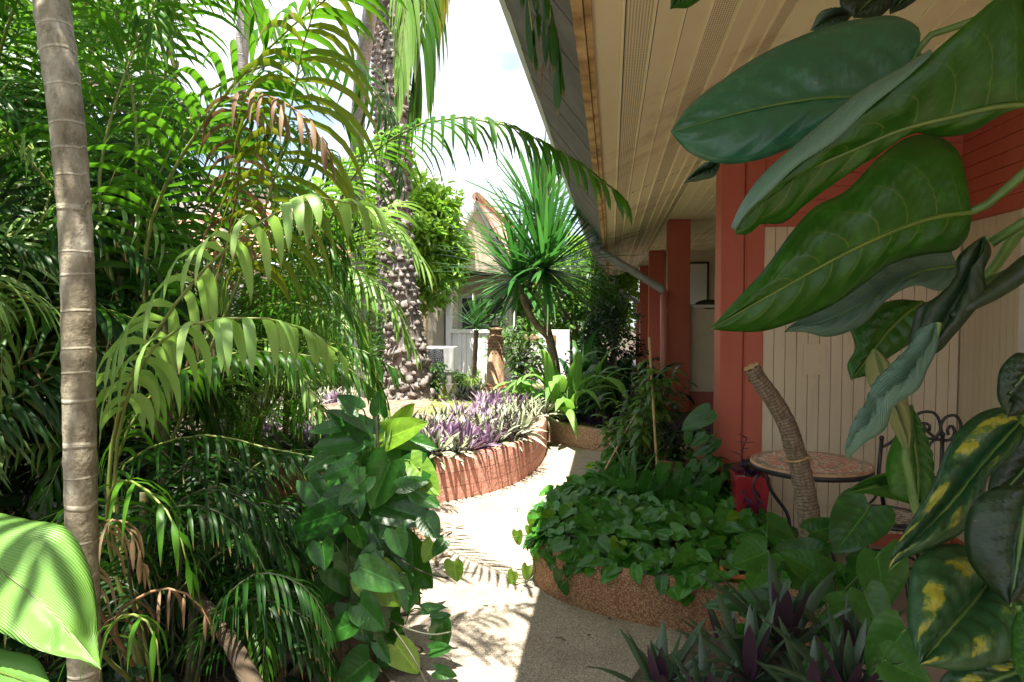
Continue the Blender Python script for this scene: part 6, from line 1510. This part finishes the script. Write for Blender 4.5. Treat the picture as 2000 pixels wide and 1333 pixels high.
# ================================================================== DATE PALM (knobbly) on the brick planter
dp_ = thing('date_palm', 'thick palm trunk studded with knobbly leaf stubs growing out of the brick planter', 'palm tree', (at(802, 775, 7.6).x, 7.6, 0.5))
pp_ = spline([at(800, 790, 7.6), at(793, 700, 7.6), at(786, 600, 7.6), at(776, 500, 7.6), at(772, 400, 7.6), at(775, 280, 7.6), at(774, 150, 7.6), at(772, 0, 7.6), at(768, -200, 7.6), at(766, -380, 7.6)], 120)
rad = lambda f: .09 * (1 - f) ** 9 + .155 + .03 * max(0, 1 - f * 3) - 0.02 * f
b = MB(); b.tube(pp_, [rad(i / 119) for i in range(120)], 20, wob=lambda i, j: 1 + .06 * mnoise.noise(Vector((i * .5, j, 0))), vscale=3)
r = random.Random(4); kk = 0
for ring in range(86):
    f = ring / 85; i = min(118, int(f * 118)); p = pp_[i]; T = (pp_[i + 1] - p).normalized(); a_ = T.cross(Vector((0, 1, 0))).normalized(); c_ = T.cross(a_)
    nb = 11 if f > .1 else 13
    for j in range(nb):
        th = 6.283 * (j + .5 * (ring % 2)) / nb + r.uniform(-.08, .08); d = a_ * math.cos(th) + c_ * math.sin(th)
        if d.y > 0.55: continue
        if r.random() < .08: continue
        s = r.uniform(.6, 1.35) * (1.0 + .35 * max(0, 1 - f * 6))
        if r.random() < .25: blade(b, p + d * rad(f), (d * .6 + T * r.uniform(-.8, .8) + d.cross(T) * r.uniform(-.5, .5)), r.uniform(.06, .13), .03, .4, d.cross(T), 4, .5, .5)
        q = p + d * (rad(f) * r.uniform(.94, 1.05)) + T * r.uniform(-.022, .022)
        b.blob(q + T * .01, .042 * s, .036 * s, .034 * s, 7, 6, .45, kk, basis=(d.cross(T), (d * .9 - T * .25).normalized(), T)); kk += 1
obj('trunk', b, M['boss'], dp_)
for k in range(14):
    a = k * 2.399;
    if math.sin(a) < -.1: continue
    d = Vector((math.cos(a), math.sin(a), 0)); q = pp_[-1]; h = .5 + .9 * ((k * 7) % 10) / 10
    fb = MB(); frond(fb, [q, q + d * .5 + Vector((0, 0, h)), q + d * 1.5 + Vector((0, 0, h * 1.2)), q + d * 2.5 + Vector((0, 0, h * .3 - .4))], 34, .4, .025, .5, .3, .6, 400 + k, rr=.016, seg=5)
    obj('frond', fb, [M['palm'], M['rachis']], dp_)
# second, thinner one further back
d2 = thing('date_palm', 'thinner scaly palm trunk rising behind the knobbly one to the top of the picture', 'palm tree', (at(748, 600, 11.5).x, 11.5, 0))
p2 = spline([Vector((at(752, 700, 11.5).x, 11.5, 0)), at(750, 400, 11.5), at(746, 250, 11.5), at(741, 100, 11.5), at(735, -60, 11.5), at(728, -260, 11.5)], 90)
b = MB(); b.tube(p2, [.13 - .0003 * i for i in range(90)], 14)
for ring in range(84):
    i = min(88, int(ring / 83 * 88)); p = p2[i]
    for j in range(7):
        th = 6.283 * (j + .5 * (ring % 2)) / 7; d = Vector((math.cos(th), math.sin(th), 0))
        if d.y > .5: continue
        b.blob(p + d * .13, .040, .032, .032, 6, 4, .3, kk, basis=(d.cross(Vector((0, 0, 1))), (d + Vector((0, 0, .5))).normalized(), Vector((0, 0, 1)))); kk += 1
obj('trunk', b, M['boss'], d2)
for k in range(18):
    a = k * 2.399; d = Vector((math.cos(a), math.sin(a), 0)); q = p2[-1]; h = .5 + .9 * ((k * 7) % 10) / 10
    o = bpy.data.objects.new('frond', FV[k % 3]); col.objects.link(o); o.parent = d2; o.location = q - ORI[d2.name]; o.rotation_euler = (0, -.2 + .1 * (k % 5), a); o.scale = (1.5, 1.5, 1.5)
# grey palm trunk behind the fronds
g2 = thing('palm_tree', 'smooth grey palm trunk seen between fronds at the upper left against the sky', 'palm tree', (at(455, 600, 8.5).x, 8.5, 0))
b, S = ringed_trunk('trunk', '', [Vector((at(450, 600, 8.5).x, 8.5, 0)), at(452, 420, 8.5), at(456, 300, 8.5), at(466, 180, 8.5), at(480, 0, 8.5), at(500, -300, 8.5)], [.10, .095, .088, .08], M['grey_bark'], .14); obj('trunk', b, M['grey_bark'], g2)
for k in range(12):
    o = bpy.data.objects.new('frond', FV[k % 3]); col.objects.link(o); o.parent = g2; o.location = S[-1] - ORI[g2.name]; o.rotation_euler = (0, -.2 + .1 * (k % 5), k * 2.399); o.scale = (1.3, 1.3, 1.3)

# ground covers on the brick planter
gc = MB(); r = random.Random(15)
for k in range(2600):
    x, y = r.uniform(-2.4, -1.0), r.uniform(6.5, 8.2); q2 = ((x - cx) / rx) ** 2 + ((y - cy) / ry) ** 2
    if q2 > .85 or mnoise.noise(Vector((x * 1.5, y * 1.5, 5))) < -.25 or (x < -1.95 and y < 7.4): continue
    z = .33 + .2 * (1 - q2) * .85 + .01
    a = r.uniform(0, 6.28); blade(gc, (x, y, z), Vector((math.cos(a), math.sin(a), r.uniform(.5, 2))), r.uniform(.04, .10), .018, .8, Vector((-math.sin(a), math.cos(a), 0)), 4, .3, r.random())
tag(obj('lime_ground_cover', gc, M['cover_lime']), 'bright lime-green fine ground cover at the foot of the knobbly palm', 'ground cover', kind='stuff')

# ================================================================== DRACAENA TREE, centre
dt = thing('dracaena_tree', 'forked spiky dracaena tree with sword leaves fanning out beneath the roof edge', 'tree', tuple(Vector((at(1088, 720, 8.6).x, 8.6, .2))))
YD = 8.6; Bp = Vector((at(1090, 730, YD).x, YD, .2)); fk = at(1072, 655, YD)
b = MB(); b.tube(spline([Bp, at(1084, 710, YD), fk], 14), [.064 - .001 * i for i in range(14)], 14, vscale=2.2)
b.tube(spline([fk, at(1066, 620, YD), at(1068, 575, YD), at(1064, 530, YD)], 14), [.046 - .0008 * i for i in range(14)], 12, vscale=2.2)
b.tube(spline([fk + Vector((0, 0, -.03)), at(1045, 630, YD - .05), at(1022, 585, YD - .1), at(1012, 545, YD - .1)], 14), [.046 - .0008 * i for i in range(14)], 12, vscale=2.2)
b.tube(spline([at(1035, 605, YD), at(1034, 570, YD + .1), at(1040, 530, YD + .2)], 10), [.034 - .001 * i for i in range(10)], 10, vscale=2.2)
b.tube(spline([at(1040, 530, YD + .2), at(1048, 470, YD + .4), at(1052, 420, YD + .4)], 8), .04, 10, vscale=2.2)
obj('trunk', b, M['yucca_bark'], dt)
for (c, n, L, w, el, dr, sd_) in ((at(1064, 525, YD), 190, 1.42, .050, (-38, 88), .16, 1), (at(1012, 545, YD - .1), 110, 1.2, .046, (-42, 80), .22, 2), (at(1052, 425, YD + .4), 110, 1.2, .046, (-8, 88), .12, 3)):
    b = MB(); rosette(b, c, n, L, w, el, dr, sd_, 0, 6, .25, tint=(0, 1)); obj('crown', b, M['yucca'], dt)
d3 = thing('dracaena_tree', 'small single-stemmed dracaena with an upright tuft left of the lamp pillar', 'tree', tuple(Vector((at(926, 730, 10.2).x, 10.2, .05))))
b = MB(); b.tube(spline([Vector((at(922, 750, 10.2).x, 10.2, 0.05)), at(928, 690, 10.2), at(930, 645, 10.2)], 20), [.036 + .006 * (i % 3 == 0) for i in range(20)], 10, vscale=5); obj('trunk', b, M['yucca_bark'], d3)
b = MB(); rosette(b, at(930, 640, 10.2), 46, .62, .042, (5, 88), .35, 9, 0, 6, .25); obj('crown', b, M['yucca'], d3)

M['canna'] = leafm('lance_leaf', (0.08, 0.24, 0.035), (0.22, 0.42, 0.09), 0.35, (0.35, 0.7, 0.06), 0.38, 'parallel')  # leaf colour brightened to stand in for sun
# lance-leaved ginger clump beside the tree, and ones with shade put into a darker leaf colour
def canna(c, label, n, L, w, m, seed, name='ginger_plant', el=(30, 85), ht=.5):
    t = thing(name, label, 'plant', tuple(c)); b = MB(); sb = MB(); r = random.Random(seed)
    for k in range(n):
        az = r.uniform(0, 6.28); rd = r.random() ** .6 * .45; p = Vector(c) + Vector((math.cos(az) * rd, math.sin(az) * rd * .8, ht * r.uniform(.1, 1)))
        e = R(r.uniform(*el)); a2 = az + r.uniform(-.7, .7); d = Vector((math.cos(a2) * math.cos(e), math.sin(a2) * math.cos(e), math.sin(e)))
        blade(b, p, d, L * r.uniform(.7, 1.15), w * r.uniform(.75, 1.15), r.uniform(.7, 1.5), Vector((-math.sin(a2), math.cos(a2), 0)), 7, .25, r.random())
        if k % 2 == 0: sb.tube([Vector(c) + Vector((math.cos(az) * rd * .4, math.sin(az) * rd * .4, 0)), p], .008, 5)
    obj('foliage', b, M[m], t); obj('stalks', sb, M['stem'], t)
canna(Vector((at(1105, 800, 8.1).x, 8.1, .2)), 'sunlit ginger clump with broad lance leaves below the forked dracaena', 60, .72, .12, 'canna', 1)
canna(Vector((at(1050, 800, 8.5).x, 8.5, .15)), 'ginger clump spreading long leaves left toward the clay urn', 38, .72, .10, 'canna', 2, el=(0, 55), ht=.35)
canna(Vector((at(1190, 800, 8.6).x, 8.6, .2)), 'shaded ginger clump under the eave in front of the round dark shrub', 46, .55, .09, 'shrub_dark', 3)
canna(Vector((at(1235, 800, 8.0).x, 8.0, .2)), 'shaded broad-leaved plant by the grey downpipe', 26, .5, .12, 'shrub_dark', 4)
canna(Vector((at(1125, 800, 9.9).x, 9.9, .2)), 'tall dark sword-leaved clump behind the dracaena trunk', 22, .95, .11, 'yucca', 5, el=(65, 88), ht=.2)
canna(Vector((at(1215, 760, 10).x, 10, .2)), 'big-leaved plant in shade beside the third red post', 14, .7, .2, 'shrub_dark', 6, el=(20, 70))
stemshrub('leafy_shrub', 'thin shrub with yellow-green leaves in the dark terracotta bowl', 'shrub', (at(1018, 745, 10.9).x, 10.9, .4), 1.1, .5, 12, 24, .15, .05, 'shrub', 41, tint=(.5, 1))
stemshrub('grass_plant', 'fine bright grass tuft in the ribbed buff pot', 'plant', (at(924, 780, 9.6).x, 9.6, .36), .25, .2, 8, 30, .16, .014, 'cover_lime', 42)
b = MB(); q = Vector((at(872, 780, 9.2).x, 9.2, .28)); rosette(b, q, 18, .36, .05, (15, 75), .5, 43, 0, 6, .3); tag(obj('bromeliad', b, M['palm_yellow'], org=q), 'yellow-green bromeliad in the reddish pot beside the knobbly palm', 'plant')
for k, (x, y, Y, m) in enumerate(((885, 795, 8.9, pu_me), (915, 800, 8.9, pu_me), (895, 775, 9.6, st_me))):
    p = Vector((at(x, y, Y).x, Y, .15)); plant_copy(m[k % 3], p, k, 1.3, ('pinkish purple plant beside the reddish pot', 'purple plant in front of the ribbed buff pot', 'pale striped plant behind the pink-purple ones')[k], 'plant', None)

# round dark shrub, bright tree, background greenery
def bush(name, label, cat, c, rad, n, ls, lw, m, sd, shell=.5, trunk=None, tint=(0, 1), el=(-.3, 1.0)):
    t = thing(name, label, cat, (c[0], c[1], 0)); b = MB(); leafball(b, c, rad, n, ls, lw, sd, 0, shell, tint=tint, el=el)
    if name == 'tree':                     # extra lobes give an uneven outline
        r = random.Random(sd)
        for k in range(9):
            a = r.uniform(0, 6.28); e = r.uniform(-.3, 1.2); q = (c[0] + rad[0] * .72 * math.cos(a) * math.cos(e), c[1] + rad[1] * .72 * math.sin(a) * math.cos(e), c[2] + rad[2] * .78 * math.sin(e))
            leafball(b, q, [v * r.uniform(.28, .45) for v in rad], n // 9, ls, lw, sd + k + 1, 0, .3, tint=tint, el=el)
    obj('crown' if name == 'tree' else 'foliage', b, M[m], t)
    b = MB(); r = random.Random(sd + 9); tr_ = trunk or .03
    base_ = Vector((c[0], c[1], 0)); f_ = Vector((c[0], c[1], c[2] * .5)); b.tube(spline([base_, f_], 6), [tr_ * 1.2 - tr_ * .04 * i for i in range(6)], 10, vscale=2)
    for k in range(7):
        a = k * .9; e = Vector((c[0] + rad[0] * .6 * math.cos(a), c[1] + rad[1] * .6 * math.sin(a), c[2] + rad[2] * r.uniform(-.1, .6))); b.tube(spline([f_, f_.lerp(e, .5) + Vector((0, 0, .1)), e], 8), [tr_ * .6 - tr_ * .06 * i for i in range(8)], 7, vscale=2)
    obj('trunk' if name == 'tree' else 'stems', b, M['yucca_bark'], t); return t
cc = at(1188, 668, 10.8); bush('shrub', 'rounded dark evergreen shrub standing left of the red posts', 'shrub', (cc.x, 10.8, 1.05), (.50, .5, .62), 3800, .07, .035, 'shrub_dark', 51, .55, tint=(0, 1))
cc = at(800, 450, 13.0); bush('tree', 'bright yellow-green leafy tree in full sun behind the knobbly palm trunk', 'tree', (cc.x, 13.0, 2.85), (1.05, .9, 1.35), 7000, .16, .065, 'tree_bright', 52, .45, .09, el=(-.6, .8))
cc = at(715, 430, 13.5); bush('tree', 'second bright leafy tree to the left of the knobbly palm trunk', 'tree', (cc.x, 13.5, 2.75), (.8, .8, 1.1), 3600, .16, .065, 'tree_bright', 53, .45, .08, el=(-.6, .8))
for (x, Y, z, rad, n, m, lb, sd_) in ((1045, 17, 1.6, (1.3, 1, 1.4), 3600, 'tree_bright', 'sunny leafy tree behind the low whitewashed wall', 61), (1130, 15.5, 1.5, (1.0, .9, 1.2), 3200, 'shrub', 'mid-green leafy tree behind the forked dracaena', 62), (1105, 19, 2.4, (1.2, 1, 1.3), 3000, 'tree_bright', 'pale tree filling the gap under the dracaena crown', 63),
                                 (1000, 20, 1.8, (1.2, 1, 1.2), 2600, 'shrub', 'leafy tree between the gabled house and the dracaena', 64), (1200, 18.5, 1.9, (.7, .9, 1.1), 2600, 'tree_bright', 'sunlit tree at the far end of the eave', 65), (980, 16.8, 1.0, (.5, .5, .8), 1200, 'shrub', 'small shrub beside the window of the gabled house', 66)):
    c = at(x, 600, Y); bush('tree', lb, 'tree', (c.x, Y, z), rad, n, .15, .07, m, sd_, .4, .07, el=(-.5, .9))
stemshrub('leafy_shrub', 'sunny leafy shrub between the white fence and the dracaena trunk', 'shrub', (at(1035, 700, 12.4).x, 12.4, 0), 1.5, .7, 16, 30, .17, .06, 'shrub', 81, tint=(.4, 1))
stemshrub('leafy_shrub', 'low leafy plant at the foot of the white fence', 'shrub', (at(905, 750, 11.8).x, 11.8, 0), .55, .5, 12, 26, .15, .05, 'shrub', 82, tint=(.4, 1))
stemshrub('leafy_shrub', 'spindly shrub in front of the dark window of the gabled house', 'shrub', (at(975, 700, 12.8).x, 12.8, 0), 1.9, .45, 10, 26, .16, .055, 'shrub', 83, tint=(.3, 1))
stemshrub('leafy_shrub', 'leafy plant half hiding the air-conditioning unit', 'shrub', (at(846, 750, 10.8).x, 10.8, 0), .85, .35, 12, 30, .14, .05, 'shrub', 84, tint=(.2, 1))
# greenery on the left between the houses and palms
for (x, Y, z, rad, n, m, lb, sd_) in ((700, 10.5, .7, (.9, .7, .7), 2200, 'shrub', 'green shrub behind the brick planter left of the palm', 71), (560, 9.5, .7, (1.1, .8, .75), 2400, 'shrub', 'leafy shrub in front of the tiled house', 72), (380, 9, 1.0, (1.4, .8, 1.1), 2600, 'shrub_dark', 'dark leafy shrub before the tiled house at left', 73)):
    c = at(x, 600, Y); bush('shrub', lb, 'shrub', (c.x, Y, z), rad, n, .13, .05, m, sd_, .4)
